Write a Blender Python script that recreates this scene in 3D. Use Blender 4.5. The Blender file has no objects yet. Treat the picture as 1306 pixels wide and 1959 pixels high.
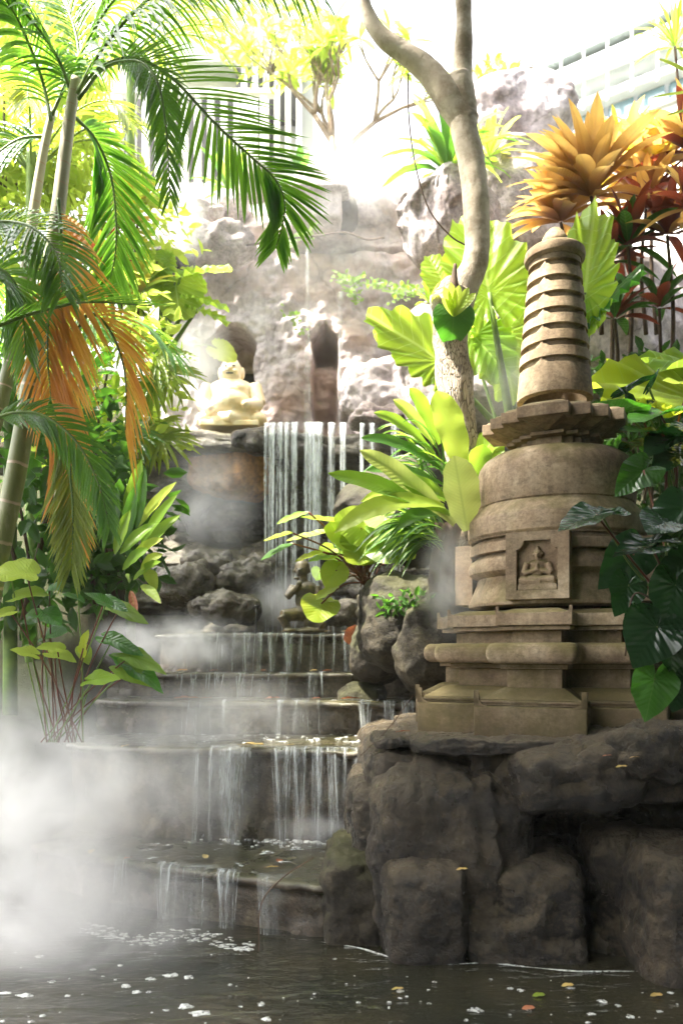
import bpy, math, random
import numpy as np
from mathutils import Vector, noise as mnoise
R = math.radians
rng = np.random.default_rng(7)
random.seed(7)
sc = bpy.context.scene
C = sc.collection

# ---------------------------------------------------------------- camera
F, HY, CX, EH = 1450.0, 1245.0, 653.0, 1.6
cd = bpy.data.cameras.new('camera')
cam = bpy.data.objects.new('camera', cd); C.objects.link(cam)
cam.location = (0, 0, EH); cam.rotation_euler = (R(90), 0, 0)
cd.sensor_fit = 'VERTICAL'; cd.sensor_height = 36; cd.lens = F/1959*36
cd.shift_y = (HY-979.5)/1959
cd.clip_start = 0.05; cd.clip_end = 600
cd.dof.use_dof = True; cd.dof.focus_distance = 4.7; cd.dof.aperture_fstop = 1.4
sc.camera = cam

# ---------------------------------------------------------------- sky, sun, exposure
SUN_EL, SUN_AZ = R(60), R(-102)         # azimuth from +Y, negative to the left
sd = Vector((math.sin(SUN_AZ)*math.cos(SUN_EL), math.cos(SUN_AZ)*math.cos(SUN_EL), math.sin(SUN_EL)))
w = bpy.data.worlds.new('World'); sc.world = w; w.use_nodes = True
nt = w.node_tree; nt.nodes.clear()
sky = nt.nodes.new('ShaderNodeTexSky'); sky.sky_type = 'NISHITA'; sky.sun_disc = False
sky.sun_elevation = SUN_EL; sky.sun_rotation = SUN_AZ
sky.air_density = 1.0; sky.dust_density = 8.0; sky.ozone_density = 1.0
bg = nt.nodes.new('ShaderNodeBackground'); bg.inputs[1].default_value = 0.15
wo = nt.nodes.new('ShaderNodeOutputWorld')
hsv = nt.nodes.new('ShaderNodeHueSaturation'); hsv.inputs['Saturation'].default_value = .3
nt.links.new(sky.outputs[0], hsv.inputs['Color']); nt.links.new(hsv.outputs[0], bg.inputs[0]); nt.links.new(bg.outputs[0], wo.inputs[0])
sl = bpy.data.lights.new('sun', 'SUN'); sl.energy = 4.5; sl.angle = R(3); sl.color = (1, .92, .78)
so = bpy.data.objects.new('sun', sl); C.objects.link(so); so.location = (-6, 8, 14)
so.rotation_euler = (-sd).to_track_quat('-Z', 'Y').to_euler()
sc.view_settings.view_transform = 'Standard'; sc.view_settings.look = 'None'
sc.view_settings.exposure = 2.6; sc.view_settings.gamma = 1; sc.view_settings.use_curve_mapping = False
sc.cycles.max_bounces = 8; sc.cycles.volume_bounces = 2; sc.cycles.transparent_max_bounces = 24
sc.cycles.diffuse_bounces = 4; sc.cycles.transmission_bounces = 4
sc.cycles.volume_step_rate = 2.0; sc.cycles.volume_max_steps = 128
sc.cycles.use_denoising = True
sc.cycles.caustics_reflective = False; sc.cycles.caustics_refractive = False
sc.cycles.sample_clamp_indirect = 6.0

# ---------------------------------------------------------------- helpers
def P(px, py, Y): return np.array([(px-CX)/F*Y, Y, EH+(HY-py)/F*Y])
def pxl(n, Y): return n/F*Y
def unit(v): v = np.asarray(v, float); return v/(np.linalg.norm(v, axis=-1, keepdims=True)+1e-9)

def _h(ix, iy, iz, seed):
    n = (ix.astype(np.int64)*374761393 + iy.astype(np.int64)*668265263 + iz.astype(np.int64)*2147483647 + seed*974634777) & 0xffffffff
    n = ((n ^ (n >> 13))*1274126177) & 0xffffffff
    n = ((n ^ (n >> 15))*2246822519) & 0xffffffff
    return ((n ^ (n >> 16)) & 0xffff)/65535.0
def vnoise(p, seed=0):
    i = np.floor(p); f = p-i; f = f*f*(3-2*f); i = i.astype(np.int64)
    r = 0
    for dx in (0, 1):
        for dy in (0, 1):
            for dz in (0, 1):
                wgt = (f[:, 0] if dx else 1-f[:, 0])*(f[:, 1] if dy else 1-f[:, 1])*(f[:, 2] if dz else 1-f[:, 2])
                r = r+wgt*_h(i[:, 0]+dx, i[:, 1]+dy, i[:, 2]+dz, seed)
    return r*2-1
def fbm(p, octv=4, seed=0, ridged=False):
    p = np.asarray(p, float); a, s, r = 1.0, 1.0, 0
    for k in range(octv):
        n = vnoise(p*s+k*17.3, seed+k)
        r = r+a*((1-2*np.abs(n)) if ridged else n); a *= .5; s *= 2.03
    return r

def tagit(o, label=None, cat=None, group=None, kind=None):
    if label: o['label'] = label
    if cat: o['category'] = cat
    if group: o['group'] = group
    if kind: o['kind'] = kind
    return o
WL = {}
def thing(name, label, cat, loc, group=None):
    o = bpy.data.objects.new(name, None); C.objects.link(o); o.empty_display_size = .1
    o.location = tuple(loc); WL[o] = np.array(loc, float)
    return tagit(o, label, cat, group)
def mobj(name, V, Fc, mat, parent=None, uv=None, smooth=True, loc=None, **kw):
    V = np.asarray(V, float)
    off = WL[parent] if parent is not None else (np.array(loc, float) if loc is not None else np.zeros(3))
    me = bpy.data.meshes.new(name)
    me.from_pydata((V-off).tolist(), [], [tuple(int(q) for q in f) for f in Fc])
    if smooth: me.polygons.foreach_set('use_smooth', [True]*len(me.polygons))
    if uv is not None:
        ul = me.uv_layers.new(name='UVMap'); li = np.zeros(len(me.loops), dtype=np.int32)
        me.loops.foreach_get('vertex_index', li)
        ul.data.foreach_set('uv', np.asarray(uv, float)[li].ravel())
    me.materials.append(mat); me.update()
    o = bpy.data.objects.new(name, me); C.objects.link(o)
    if parent is not None: o.parent = parent; WL[o] = off
    elif loc is not None: o.location = tuple(loc); WL[o] = off
    else: WL[o] = off
    return tagit(o, **kw)
class MB:
    def __init__(s): s.V = []; s.F = []; s.U = []; s.n = 0
    def add(s, V, Fc, U=None):
        V = np.asarray(V, float); s.V.append(V)
        s.F += [tuple(int(i)+s.n for i in f) for f in Fc]
        s.U.append(np.zeros((len(V), 2)) if U is None else np.asarray(U, float)); s.n += len(V); return s
    def build(s, name, mat, parent=None, smooth=True, loc=None, **kw):
        return mobj(name, np.concatenate(s.V), s.F, mat, parent, np.concatenate(s.U), smooth, loc, **kw)
def gridfaces(nu, nv, wrap=False):
    f = []
    for i in range(nu-1):
        for j in range(nv if wrap else nv-1):
            k = (j+1) % nv
            f.append((i*nv+j, i*nv+k, (i+1)*nv+k, (i+1)*nv+j))
    return f
def catmull(pts, n):
    pts = np.asarray(pts, float)
    if len(pts) == 2: t = np.linspace(0, 1, n)[:, None]; return pts[0]*(1-t)+pts[1]*t
    q = np.vstack([2*pts[0]-pts[1], pts, 2*pts[-1]-pts[-2]]); m = len(pts)-1; out = []
    for k in range(n):
        u = k/(n-1)*m; i = min(int(u), m-1); t = u-i
        a, b, c, d = q[i], q[i+1], q[i+2], q[i+3]
        out.append(.5*((2*b)+(-a+c)*t+(2*a-5*b+4*c-d)*t*t+(-a+3*b-3*c+d)*t**3))
    return np.array(out)
def tube(pts, rad, n=24, ns=8, rough=0, seed=0, flat=1.0, caps=True):
    pts = np.asarray(pts, float); c = catmull(pts, n)
    r = np.interp(np.linspace(0, 1, n), np.linspace(0, 1, len(np.atleast_1d(rad))), np.atleast_1d(rad))
    T = unit(np.gradient(c, axis=0)); up = np.array([0, 0, 1.0])
    if abs(T[0] @ up) > .9: up = np.array([0, 1.0, 0])
    A = unit(np.cross(T, up)); B = unit(np.cross(T, A))
    a = np.linspace(0, 2*np.pi, ns, endpoint=False)
    V = c[:, None]+(A[:, None]*np.cos(a)[None, :, None]+flat*B[:, None]*np.sin(a)[None, :, None])*r[:, None, None]
    U = np.stack(np.broadcast_arrays(np.linspace(0, 1, n)[:, None], a[None, :]/6.28), -1).reshape(-1, 2)
    V = V.reshape(-1, 3)
    if rough:
        Cc = np.repeat(c, ns, 0); d = V-Cc; V = Cc+d*(1+rough*fbm(V*6, 3, seed))[:, None]
    Fc = gridfaces(n, ns, True)
    if caps: Fc += [tuple(range(ns))[::-1], tuple((n-1)*ns+k for k in range(ns))]
    return V, Fc, U
def boxm(x0, x1, y0, y1, z0, z1):
    V = [(x, y, z) for z in (z0, z1) for (x, y) in ((x0, y0), (x1, y0), (x1, y1), (x0, y1))]
    return V, [(3, 2, 1, 0), (4, 5, 6, 7), (0, 1, 5, 4), (1, 2, 6, 5), (2, 3, 7, 6), (3, 0, 4, 7)]
def bevel(o, wd=.006, seg=2):
    m = o.modifiers.new('b', 'BEVEL'); m.width = wd; m.segments = seg; m.limit_method = 'ANGLE'; m.angle_limit = R(30)
    m.harden_normals = False
    return o
def lathe(prof, n=64, cx=0, cy=0):
    prof = np.array(prof, float); a = np.linspace(0, 2*np.pi, n, endpoint=False); V = []
    for r, z in prof: V += [(cx+r*math.cos(t), cy+r*math.sin(t), z) for t in a]
    Fc = gridfaces(len(prof), n, True)
    return np.array(V), Fc
def ellips(c, r, n=12, m=8, rot=0):
    V = []; Fc = []
    for i in range(m+1):
        p = math.pi*i/m
        for j in range(n):
            t = 2*math.pi*j/n; V.append((math.sin(p)*math.cos(t), math.sin(p)*math.sin(t), math.cos(p)))
    V = np.array(V)*np.array(r)
    if rot: cs, sn = math.cos(rot), math.sin(rot); V = np.stack([V[:, 0]*cs-V[:, 2]*sn, V[:, 1], V[:, 0]*sn+V[:, 2]*cs], 1)
    return V+np.array(c), gridfaces(m+1, n, True)
def remesh(o, vox, smooth=3):
    m = o.modifiers.new('r', 'REMESH'); m.mode = 'VOXEL'; m.voxel_size = vox; m.use_smooth_shade = True
    s = o.modifiers.new('s', 'SMOOTH'); s.iterations = smooth; s.factor = .5
    return o
_cub = {}
def cubegrid(n):
    if n in _cub: return _cub[n]
    idx = {}; V = []; Fc = []
    def vid(p):
        k = tuple(np.round(p, 5))
        if k not in idx: idx[k] = len(V); V.append(p)
        return idx[k]
    t = np.linspace(-1, 1, n+1)
    for ax in range(3):
        for sg in (-1, 1):
            for i in range(n):
                for j in range(n):
                    q = []
                    for (a, b) in ((i, j), (i+1, j), (i+1, j+1), (i, j+1)):
                        p = [0, 0, 0]; p[ax] = sg; p[(ax+1) % 3] = t[a]; p[(ax+2) % 3] = t[b]; q.append(vid(tuple(p)))
                    Fc.append(q if sg > 0 else q[::-1])
    _cub[n] = (np.array(V), Fc); return _cub[n]
def rockm(c, r, p=4, amp=.08, sc_=2.0, seed=0, n=20, rotz=0, tilt=0, strata=0, flute=0):
    V, Fc = cubegrid(n); V = V.copy()
    V = V/((np.abs(V)**p).sum(1)**(1/p))[:, None]
    r = np.array(r, float); N = unit(V/r); V = V*r
    if tilt: cs, sn = math.cos(tilt), math.sin(tilt); V = np.stack([V[:, 0]*cs-V[:, 2]*sn, V[:, 1], V[:, 0]*sn+V[:, 2]*cs], 1)
    if rotz: cs, sn = math.cos(rotz), math.sin(rotz); V = np.stack([V[:, 0]*cs-V[:, 1]*sn, V[:, 0]*sn+V[:, 1]*cs, V[:, 2]], 1)
    W = V+np.array(c, float)
    d = fbm(W*sc_, 5, seed)*amp - np.abs(fbm(W*sc_*.9+9, 5, seed+5))*amp*.8 + amp*.3
    d += fbm(W*sc_*7, 4, seed+9)*amp*.2
    if strata: d += strata*fbm(W*np.array([.6, .6, 9]), 3, seed+3)
    if flute: d += flute*fbm(W*np.array([14, 3, 1.2]), 2, seed+4)
    return W+N*d[:, None], Fc
def blob_rock(name, c, r, mat, parent=None, **kw):
    k = {a: kw.pop(a) for a in list(kw) if a in ('p', 'amp', 'sc_', 'seed', 'n', 'rotz', 'tilt', 'strata', 'flute')}
    V, Fc = rockm(c, r, **k)
    return mobj(name, V, Fc, mat, parent, loc=None if parent is not None else c, **kw)

# ---------------------------------------------------------------- materials
def newmat(name):
    m = bpy.data.materials.new(name); m.use_nodes = True; m.node_tree.nodes.clear(); return m, m.node_tree
def nd(t, typ, **kw):
    n = t.nodes.new(typ)
    for k, v in kw.items():
        if k.startswith('i_'): n.inputs[k[2:].replace('_', ' ')].default_value = v
        else: setattr(n, k, v)
    return n
def mathn(t, op, a, b=None, c=None):
    n = nd(t, 'ShaderNodeMath', operation=op)
    for i, x in enumerate((a, b, c)):
        if x is None: continue
        if isinstance(x, (int, float)): n.inputs[i].default_value = x
        else: t.links.new(x, n.inputs[i])
    return n.outputs[0]
def ramp(t, fac, stops, interp='LINEAR'):
    n = nd(t, 'ShaderNodeValToRGB'); cr = n.color_ramp; cr.interpolation = interp
    while len(cr.elements) < len(stops): cr.elements.new(.5)
    for e, (p, c) in zip(cr.elements, stops): e.position = p; e.color = (*c, 1) if len(c) == 3 else c
    t.links.new(fac, n.inputs[0]); return n.outputs[0]
def mixc(t, f, a, b, mode='MIX'):
    n = nd(t, 'ShaderNodeMix', data_type='RGBA', blend_type=mode)
    for s, x in ((0, f), (6, a), (7, b)):
        if isinstance(x, (int, float)): n.inputs[s].default_value = x
        elif isinstance(x, tuple): n.inputs[s].default_value = (*x, 1)
        else: t.links.new(x, n.inputs[s])
    return n.outputs[2]
def ntex(t, vec, scale, detail=6, rough=.6, dist=0):
    n = nd(t, 'ShaderNodeTexNoise'); n.inputs['Scale'].default_value = scale; n.inputs['Detail'].default_value = detail
    n.inputs['Roughness'].default_value = rough; n.inputs['Distortion'].default_value = dist
    if vec is not None: t.links.new(vec, n.inputs['Vector'])
    return n.outputs['Fac']
def geo_pos(t, scale=(1, 1, 1)):
    g = nd(t, 'ShaderNodeNewGeometry'); m = nd(t, 'ShaderNodeMapping'); m.inputs['Scale'].default_value = scale
    t.links.new(g.outputs['Position'], m.inputs['Vector']); return m.outputs[0]
def stone_mat(name, c1, c2, c3, moss_toplight=0, moss_toplight_col=(.07, .08, .015), rough=.8, spec=.3, sc_=6, bump=.4, streak=0, wet=0, bdist=.02, blotch=None, zmoss=None, grime=0, mask=None, damp=None, speck=.8, crack=0):
    m, t = newmat(name); v = geo_pos(t)
    a = ntex(t, v, sc_, 8, .65); b = ntex(t, v, sc_*.28, 4, .6, .5)
    col = ramp(t, a, [(.3, c1), (.5, c2), (.7, c3)])
    col = mixc(t, ramp(t, b, [(.4, (0, 0, 0)), (.65, (1, 1, 1))]), col, mixc(t, 1.0, col, (.55, .5, .48), 'MULTIPLY'))
    sp_ = ramp(t, ntex(t, v, sc_*8, 6, .8), [(.36, (.5, .5, .5)), (.5, (1, 1, 1)), (.66, (1.45, 1.42, 1.35))])
    col = mixc(t, speck, col, mixc(t, 1.0, col, sp_, 'MULTIPLY'))
    if blotch:
        bl = ntex(t, v, blotch[1], 5, .7, .3)
        col = mixc(t, ramp(t, bl, [(.5, (0, 0, 0)), (.62, (1, 1, 1))]), col, blotch[0])
    if grime:
        gr = ntex(t, geo_pos(t, (1, 1, 1.6)), sc_*1.7, 9, .75, .4)
        col = mixc(t, mathn(t, 'MULTIPLY', ramp(t, gr, [(.5, (0, 0, 0)), (.66, (1, 1, 1))]), grime), col, (.05, .042, .03))
    if streak:
        s = ntex(t, geo_pos(t, (9, 9, .7)), 1.6, 5, .6)
        col = mixc(t, mathn(t, 'MULTIPLY', ramp(t, s, [(.5, (0, 0, 0)), (.72, (1, 1, 1))]), streak), col, (.015, .013, .012))
    if moss_toplight:
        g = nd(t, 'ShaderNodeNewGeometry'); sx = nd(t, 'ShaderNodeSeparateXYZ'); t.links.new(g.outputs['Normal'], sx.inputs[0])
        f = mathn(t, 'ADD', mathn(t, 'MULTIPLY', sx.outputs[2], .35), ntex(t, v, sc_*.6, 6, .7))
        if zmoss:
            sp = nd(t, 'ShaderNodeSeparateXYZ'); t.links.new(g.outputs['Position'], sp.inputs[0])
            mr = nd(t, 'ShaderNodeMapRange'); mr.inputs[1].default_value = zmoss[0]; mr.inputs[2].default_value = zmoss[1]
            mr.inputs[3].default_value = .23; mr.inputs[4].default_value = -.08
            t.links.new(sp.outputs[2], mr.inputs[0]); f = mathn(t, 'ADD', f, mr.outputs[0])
        col = mixc(t, mathn(t, 'MULTIPLY', ramp(t, f, [(.52, (0, 0, 0)), (.78, (1, 1, 1))]), moss_toplight), col, moss_toplight_col)
    if crack:
        wv = nd(t, 'ShaderNodeVectorMath', operation='ADD'); ns_ = nd(t, 'ShaderNodeTexNoise'); ns_.inputs['Scale'].default_value = 3; ns_.inputs['Detail'].default_value = 6
        sv = nd(t, 'ShaderNodeVectorMath', operation='SCALE'); sv.inputs[3].default_value = .5
        t.links.new(v, ns_.inputs[0]); t.links.new(ns_.outputs['Color'], sv.inputs[0]); t.links.new(v, wv.inputs[0]); t.links.new(sv.outputs[0], wv.inputs[1])
        vo = nd(t, 'ShaderNodeTexVoronoi', feature='DISTANCE_TO_EDGE'); vo.inputs['Scale'].default_value = crack[0]; t.links.new(wv.outputs[0], vo.inputs['Vector'])
        ck = mathn(t, 'MULTIPLY', ramp(t, vo.outputs['Distance'], [(.0, (1, 1, 1)), (.03, (0, 0, 0))]), mathn(t, 'MULTIPLY', ramp(t, ntex(t, v, 1.7), [(.42, (0, 0, 0)), (.6, (1, 1, 1))]), crack[1]))
        col = mixc(t, ck, col, (.012, .009, .007))
    if damp:
        g2 = nd(t, 'ShaderNodeNewGeometry'); s2 = nd(t, 'ShaderNodeSeparateXYZ'); t.links.new(g2.outputs['Position'], s2.inputs[0])
        zz = mathn(t, 'ADD', s2.outputs[2], mathn(t, 'MULTIPLY', ntex(t, geo_pos(t, (1, 1, 3)), 3.5, 6, .7), .5))
        m2 = nd(t, 'ShaderNodeMapRange'); m2.inputs[1].default_value = damp[1]; m2.inputs[2].default_value = damp[0]; t.links.new(zz, m2.inputs[0])
        col = mixc(t, mathn(t, 'MULTIPLY', m2.outputs[0], damp[2]), col, (.035, .026, .017))
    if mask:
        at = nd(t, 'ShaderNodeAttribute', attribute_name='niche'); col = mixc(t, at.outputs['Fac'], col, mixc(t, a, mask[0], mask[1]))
    p = nd(t, 'ShaderNodeBsdfPrincipled'); p.inputs['Roughness'].default_value = rough
    p.inputs['Specular IOR Level'].default_value = spec
    t.links.new(col, p.inputs['Base Color'])
    if wet:
        rr = ramp(t, ntex(t, v, sc_*.5, 5, .6), [(.38, (wet,)*3), (.66, (rough,)*3)]); t.links.new(rr, p.inputs['Roughness'])
    bn = nd(t, 'ShaderNodeBump'); bn.inputs['Strength'].default_value = bump; bn.inputs['Distance'].default_value = bdist
    h = mathn(t, 'ADD', mathn(t, 'MULTIPLY', ntex(t, v, sc_*5, 8, .75), .6), a)
    t.links.new(h, bn.inputs['Height']); t.links.new(bn.outputs[0], p.inputs['Normal'])
    o = nd(t, 'ShaderNodeOutputMaterial'); t.links.new(p.outputs[0], o.inputs[0]); return m
def leaf_mat(name, col, col2, trans, tf=.45, rough=.45, vein=(.3, .42, .12), vf=8, vs=.5, var=.25, grad=None, spec=.4, midrib=True, bump=.5):
    m, t = newmat(name)
    uvn = nd(t, 'ShaderNodeUVMap'); uvn.uv_map = 'UVMap'; sx = nd(t, 'ShaderNodeSeparateXYZ'); t.links.new(uvn.outputs[0], sx.inputs[0])
    u, v = sx.outputs[0], sx.outputs[1]; av = mathn(t, 'ABSOLUTE', v)
    g = geo_pos(t); oi = nd(t, 'ShaderNodeObjectInfo')
    f = mathn(t, 'ADD', mathn(t, 'MULTIPLY', ntex(t, g, 5, 4, .6), .7), mathn(t, 'MULTIPLY', oi.outputs['Random'], .3))
    c = mixc(t, ramp(t, f, [(.3, (0, 0, 0)), (.7, (1, 1, 1))]), col, col2)
    if grad: c = mixc(t, ramp(t, mathn(t, 'ADD', u, mathn(t, 'MULTIPLY', ntex(t, g, 9, 3, .6), .35)), [(.35, (0, 0, 0)), (.95, (1, 1, 1))]), grad, c)
    a = mathn(t, 'SUBTRACT', u, mathn(t, 'MULTIPLY', av, .75)); fr = mathn(t, 'FRACT', mathn(t, 'MULTIPLY', a, vf))
    pul = mathn(t, 'ABSOLUTE', mathn(t, 'SUBTRACT', fr, .5))
    vn = ramp(t, pul, [(.0, (1, 1, 1)), (.06, (0, 0, 0))])
    if midrib: vn = mathn(t, 'MAXIMUM', vn, ramp(t, av, [(.008, (1, 1, 1)), (.02, (0, 0, 0))]))
    vn = mathn(t, 'MULTIPLY', vn, vs)
    c = mixc(t, vn, c, vein)
    spot = ramp(t, ntex(t, g, 38, 3, .7), [(.66, (0, 0, 0)), (.74, (1, 1, 1))])
    c = mixc(t, mathn(t, 'MULTIPLY', spot, .35), c, (.09, .06, .015))
    hs = nd(t, 'ShaderNodeHueSaturation'); t.links.new(c, hs.inputs['Color'])
    t.links.new(mathn(t, 'ADD', 1-var/2, mathn(t, 'MULTIPLY', oi.outputs['Random'], var)), hs.inputs['Value'])
    p = nd(t, 'ShaderNodeBsdfPrincipled'); p.inputs['Roughness'].default_value = rough; p.inputs['Specular IOR Level'].default_value = spec
    t.links.new(hs.outputs[0], p.inputs['Base Color'])
    tr = nd(t, 'ShaderNodeBsdfTranslucent')
    tc = mixc(t, mathn(t, 'MULTIPLY', vn, .35), mixc(t, .3, trans, c), vein); t.links.new(tc, tr.inputs['Color'])
    bn = nd(t, 'ShaderNodeBump'); bn.inputs['Strength'].default_value = bump; bn.inputs['Distance'].default_value = .01
    t.links.new(mathn(t, 'ADD', mathn(t, 'MULTIPLY', pul, 1.0), mathn(t, 'MULTIPLY', ntex(t, g, 25, 4, .6), .5)), bn.inputs['Height'])
    t.links.new(bn.outputs[0], p.inputs['Normal'])
    mx = nd(t, 'ShaderNodeMixShader'); mx.inputs[0].default_value = tf
    t.links.new(p.outputs[0], mx.inputs[1]); t.links.new(tr.outputs[0], mx.inputs[2])
    o = nd(t, 'ShaderNodeOutputMaterial'); t.links.new(mx.outputs[0], o.inputs[0]); return m
def plain_mat(name, col, col2=None, rough=.7, sc_=12, bump=.2, spec=.3, metallic=0):
    m, t = newmat(name); v = geo_pos(t); f = ntex(t, v, sc_, 5, .6)
    c = ramp(t, f, [(.35, col), (.65, col2 or tuple(q*.7 for q in col))])
    p = nd(t, 'ShaderNodeBsdfPrincipled'); p.inputs['Roughness'].default_value = rough; p.inputs['Specular IOR Level'].default_value = spec
    p.inputs['Metallic'].default_value = metallic
    t.links.new(c, p.inputs['Base Color'])
    bn = nd(t, 'ShaderNodeBump'); bn.inputs['Strength'].default_value = bump; bn.inputs['Distance'].default_value = .01
    t.links.new(ntex(t, v, sc_*3, 6, .7), bn.inputs['Height']); t.links.new(bn.outputs[0], p.inputs['Normal'])
    o = nd(t, 'ShaderNodeOutputMaterial'); t.links.new(p.outputs[0], o.inputs[0]); return m
M = {}
M['stupa'] = stone_mat('stupa_stone', (.28, .2, .13), (.41, .31, .205), (.53, .425, .3), moss_toplight=.75, moss_toplight_col=(.1, .088, .018), rough=.85, spec=.25, sc_=5, bump=.5, streak=.35, bdist=.012, zmoss=(1.1, 2.2), grime=.45, speck=.4, damp=(1.2, 1.95, .85))
M['wetrock'] = stone_mat('wet_rock', (.006, .005, .003), (.02, .016, .010), (.1, .078, .05), moss_toplight=.45, moss_toplight_col=(.15, .12, .075), rough=.55, spec=.4, sc_=6, bump=1.0, streak=.75, wet=.12, bdist=.05, blotch=((.055, .042, .027), 2.2), grime=.75, crack=(2.6, .9))  # tan on upward faces: overhead light painted into the rock colour
M['steprock'] = stone_mat('step_rock', (.03, .024, .015), (.085, .068, .045), (.19, .15, .1), moss_toplight=.35, rough=.45, spec=.6, sc_=6, bump=.7, streak=.5, wet=.2, bdist=.02)
M['cliff'] = stone_mat('cliff_rock', (.38, .33, .35), (.54, .49, .52), (.65, .61, .64), moss_toplight=.2, moss_toplight_col=(.2, .2, .05), rough=.8, spec=.3, sc_=2.2, bump=.6, streak=.25, bdist=.04, speck=.4, crack=(1.1, .5), blotch=((.42, .31, .28), .6), mask=((.2, .12, .09), (.34, .22, .17)))
M['cliffb'] = stone_mat('pale_rock', (.3, .26, .27), (.48, .43, .45), (.6, .56, .58), moss_toplight=.2, moss_toplight_col=(.2, .2, .05), rough=.8, spec=.3, sc_=2.2, bump=.7, streak=.35, bdist=.05, speck=.5, crack=(1.4, .6))
M['boulder'] = stone_mat('grey_boulder', (.2, .17, .17), (.38, .33, .34), (.55, .5, .51), moss_toplight=.3, moss_toplight_col=(.1, .09, .03), rough=.8, sc_=3.5, bump=.6, bdist=.04)
M['ochre'] = stone_mat('ochre_rock', (.2, .09, .02), (.38, .18, .045), (.3, .14, .04), rough=.7, sc_=3, bump=.6, streak=.4, bdist=.03)
M['mossrock'] = stone_mat('mossy_rock', (.012, .01, .007), (.032, .027, .018), (.07, .058, .038), moss_toplight=.6, moss_toplight_col=(.05, .052, .014), rough=.7, sc_=6, bump=.8, bdist=.03)
M['cavewall'] = stone_mat('cave_wall', (.03, .025, .018), (.09, .075, .055), (.2, .17, .13), moss_toplight=.3, rough=.5, spec=.5, sc_=4, bump=.8, streak=.5, bdist=.05, wet=.25)
M['earth'] = stone_mat('earth', (.02, .015, .01), (.045, .035, .02), (.07, .055, .03), moss_toplight=.6, moss_toplight_col=(.03, .045, .01), rough=.95, sc_=8, bump=.8, bdist=.03)
M['bronze'] = stone_mat('bronze', (.035, .03, .018), (.09, .07, .03), (.2, .15, .06), rough=.42, spec=.6, sc_=16, bump=.4, moss_toplight=.3, bdist=.01)
M['gold'] = plain_mat('gilded', (.92, .8, .6), (.86, .66, .38), rough=.45, sc_=9, metallic=.15)
M['white'] = plain_mat('white_paint', (.8, .8, .78), (.72, .72, .7), rough=.5, sc_=2, bump=.05)
M['pale'] = plain_mat('pale_green_wall', (.5, .55, .46), (.44, .5, .4), rough=.7, sc_=1, bump=.05)
M['roof'] = plain_mat('grey_roof', (.42, .46, .45), (.36, .4, .4), rough=.4, sc_=2, bump=.1)
M['glass'] = plain_mat('blue_glass', (.22, .36, .42), (.18, .3, .36), rough=.08, sc_=1, bump=0, spec=.8)
M['dark'] = plain_mat('dark_louvre', (.02, .02, .022), (.03, .03, .03), rough=.5)
M['wood'] = plain_mat('brown_twig', (.09, .055, .03), (.05, .03, .02), rough=.8, sc_=20)
M['red_stem'] = plain_mat('red_stem', (.16, .04, .025), (.1, .05, .02), rough=.5)
M['green_stem'] = plain_mat('green_stem', (.16, .24, .05), (.1, .17, .04), rough=.45)
M['bark'] = stone_mat('pale_bark', (.22, .17, .11), (.36, .29, .2), (.46, .39, .29), moss_toplight=.25, moss_toplight_col=(.2, .17, .05), rough=.85, sc_=9, bump=.8, bdist=.02)
def bark2():
    m, t = newmat('cracked_bark'); v = geo_pos(t, (1, 1, .22))
    vo = nd(t, 'ShaderNodeTexVoronoi', feature='DISTANCE_TO_EDGE'); vo.inputs['Scale'].default_value = 62
    mx = nd(t, 'ShaderNodeVectorMath', operation='ADD'); nn = nd(t, 'ShaderNodeTexNoise'); nn.inputs['Scale'].default_value = 9
    sc2 = nd(t, 'ShaderNodeVectorMath', operation='SCALE'); sc2.inputs[3].default_value = .09
    t.links.new(v, nn.inputs[0]); t.links.new(nn.outputs['Color'], sc2.inputs[0]); t.links.new(v, mx.inputs[0]); t.links.new(sc2.outputs[0], mx.inputs[1])
    t.links.new(mx.outputs[0], vo.inputs['Vector'])
    zz = nd(t, 'ShaderNodeSeparateXYZ'); t.links.new(geo_pos(t), zz.inputs[0])
    low = nd(t, 'ShaderNodeMapRange'); low.inputs[1].default_value = 4.9; low.inputs[2].default_value = 4.1
    t.links.new(mathn(t, 'ADD', zz.outputs[2], mathn(t, 'MULTIPLY', ntex(t, geo_pos(t), 4), .6)), low.inputs[0])
    crack = mathn(t, 'MULTIPLY', ramp(t, vo.outputs['Distance'], [(.0, (.8, .8, .8)), (.11, (0, 0, 0))]), low.outputs[0])
    a = ntex(t, geo_pos(t), 7, 8, .7)
    c = ramp(t, a, [(.3, (.36, .29, .21)), (.52, (.52, .44, .34)), (.7, (.62, .55, .46))])
    c = mixc(t, ramp(t, ntex(t, geo_pos(t), 2.4, 5, .7), [(.5, (0, 0, 0)), (.65, (1, 1, 1))]), c, (.2, .15, .09))
    c = mixc(t, crack, c, (.05, .03, .015))
    p = nd(t, 'ShaderNodeBsdfPrincipled'); p.inputs['Roughness'].default_value = .85; t.links.new(c, p.inputs['Base Color'])
    bn = nd(t, 'ShaderNodeBump'); bn.inputs['Strength'].default_value = .8; bn.inputs['Distance'].default_value = .02
    t.links.new(mathn(t, 'SUBTRACT', mathn(t, 'MULTIPLY', ntex(t, geo_pos(t), 22, 6, .7), .6), crack), bn.inputs['Height'])
    t.links.new(bn.outputs[0], p.inputs['Normal'])
    o = nd(t, 'ShaderNodeOutputMaterial'); t.links.new(p.outputs[0], o.inputs[0]); return m
M['trunk'] = bark2()
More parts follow.
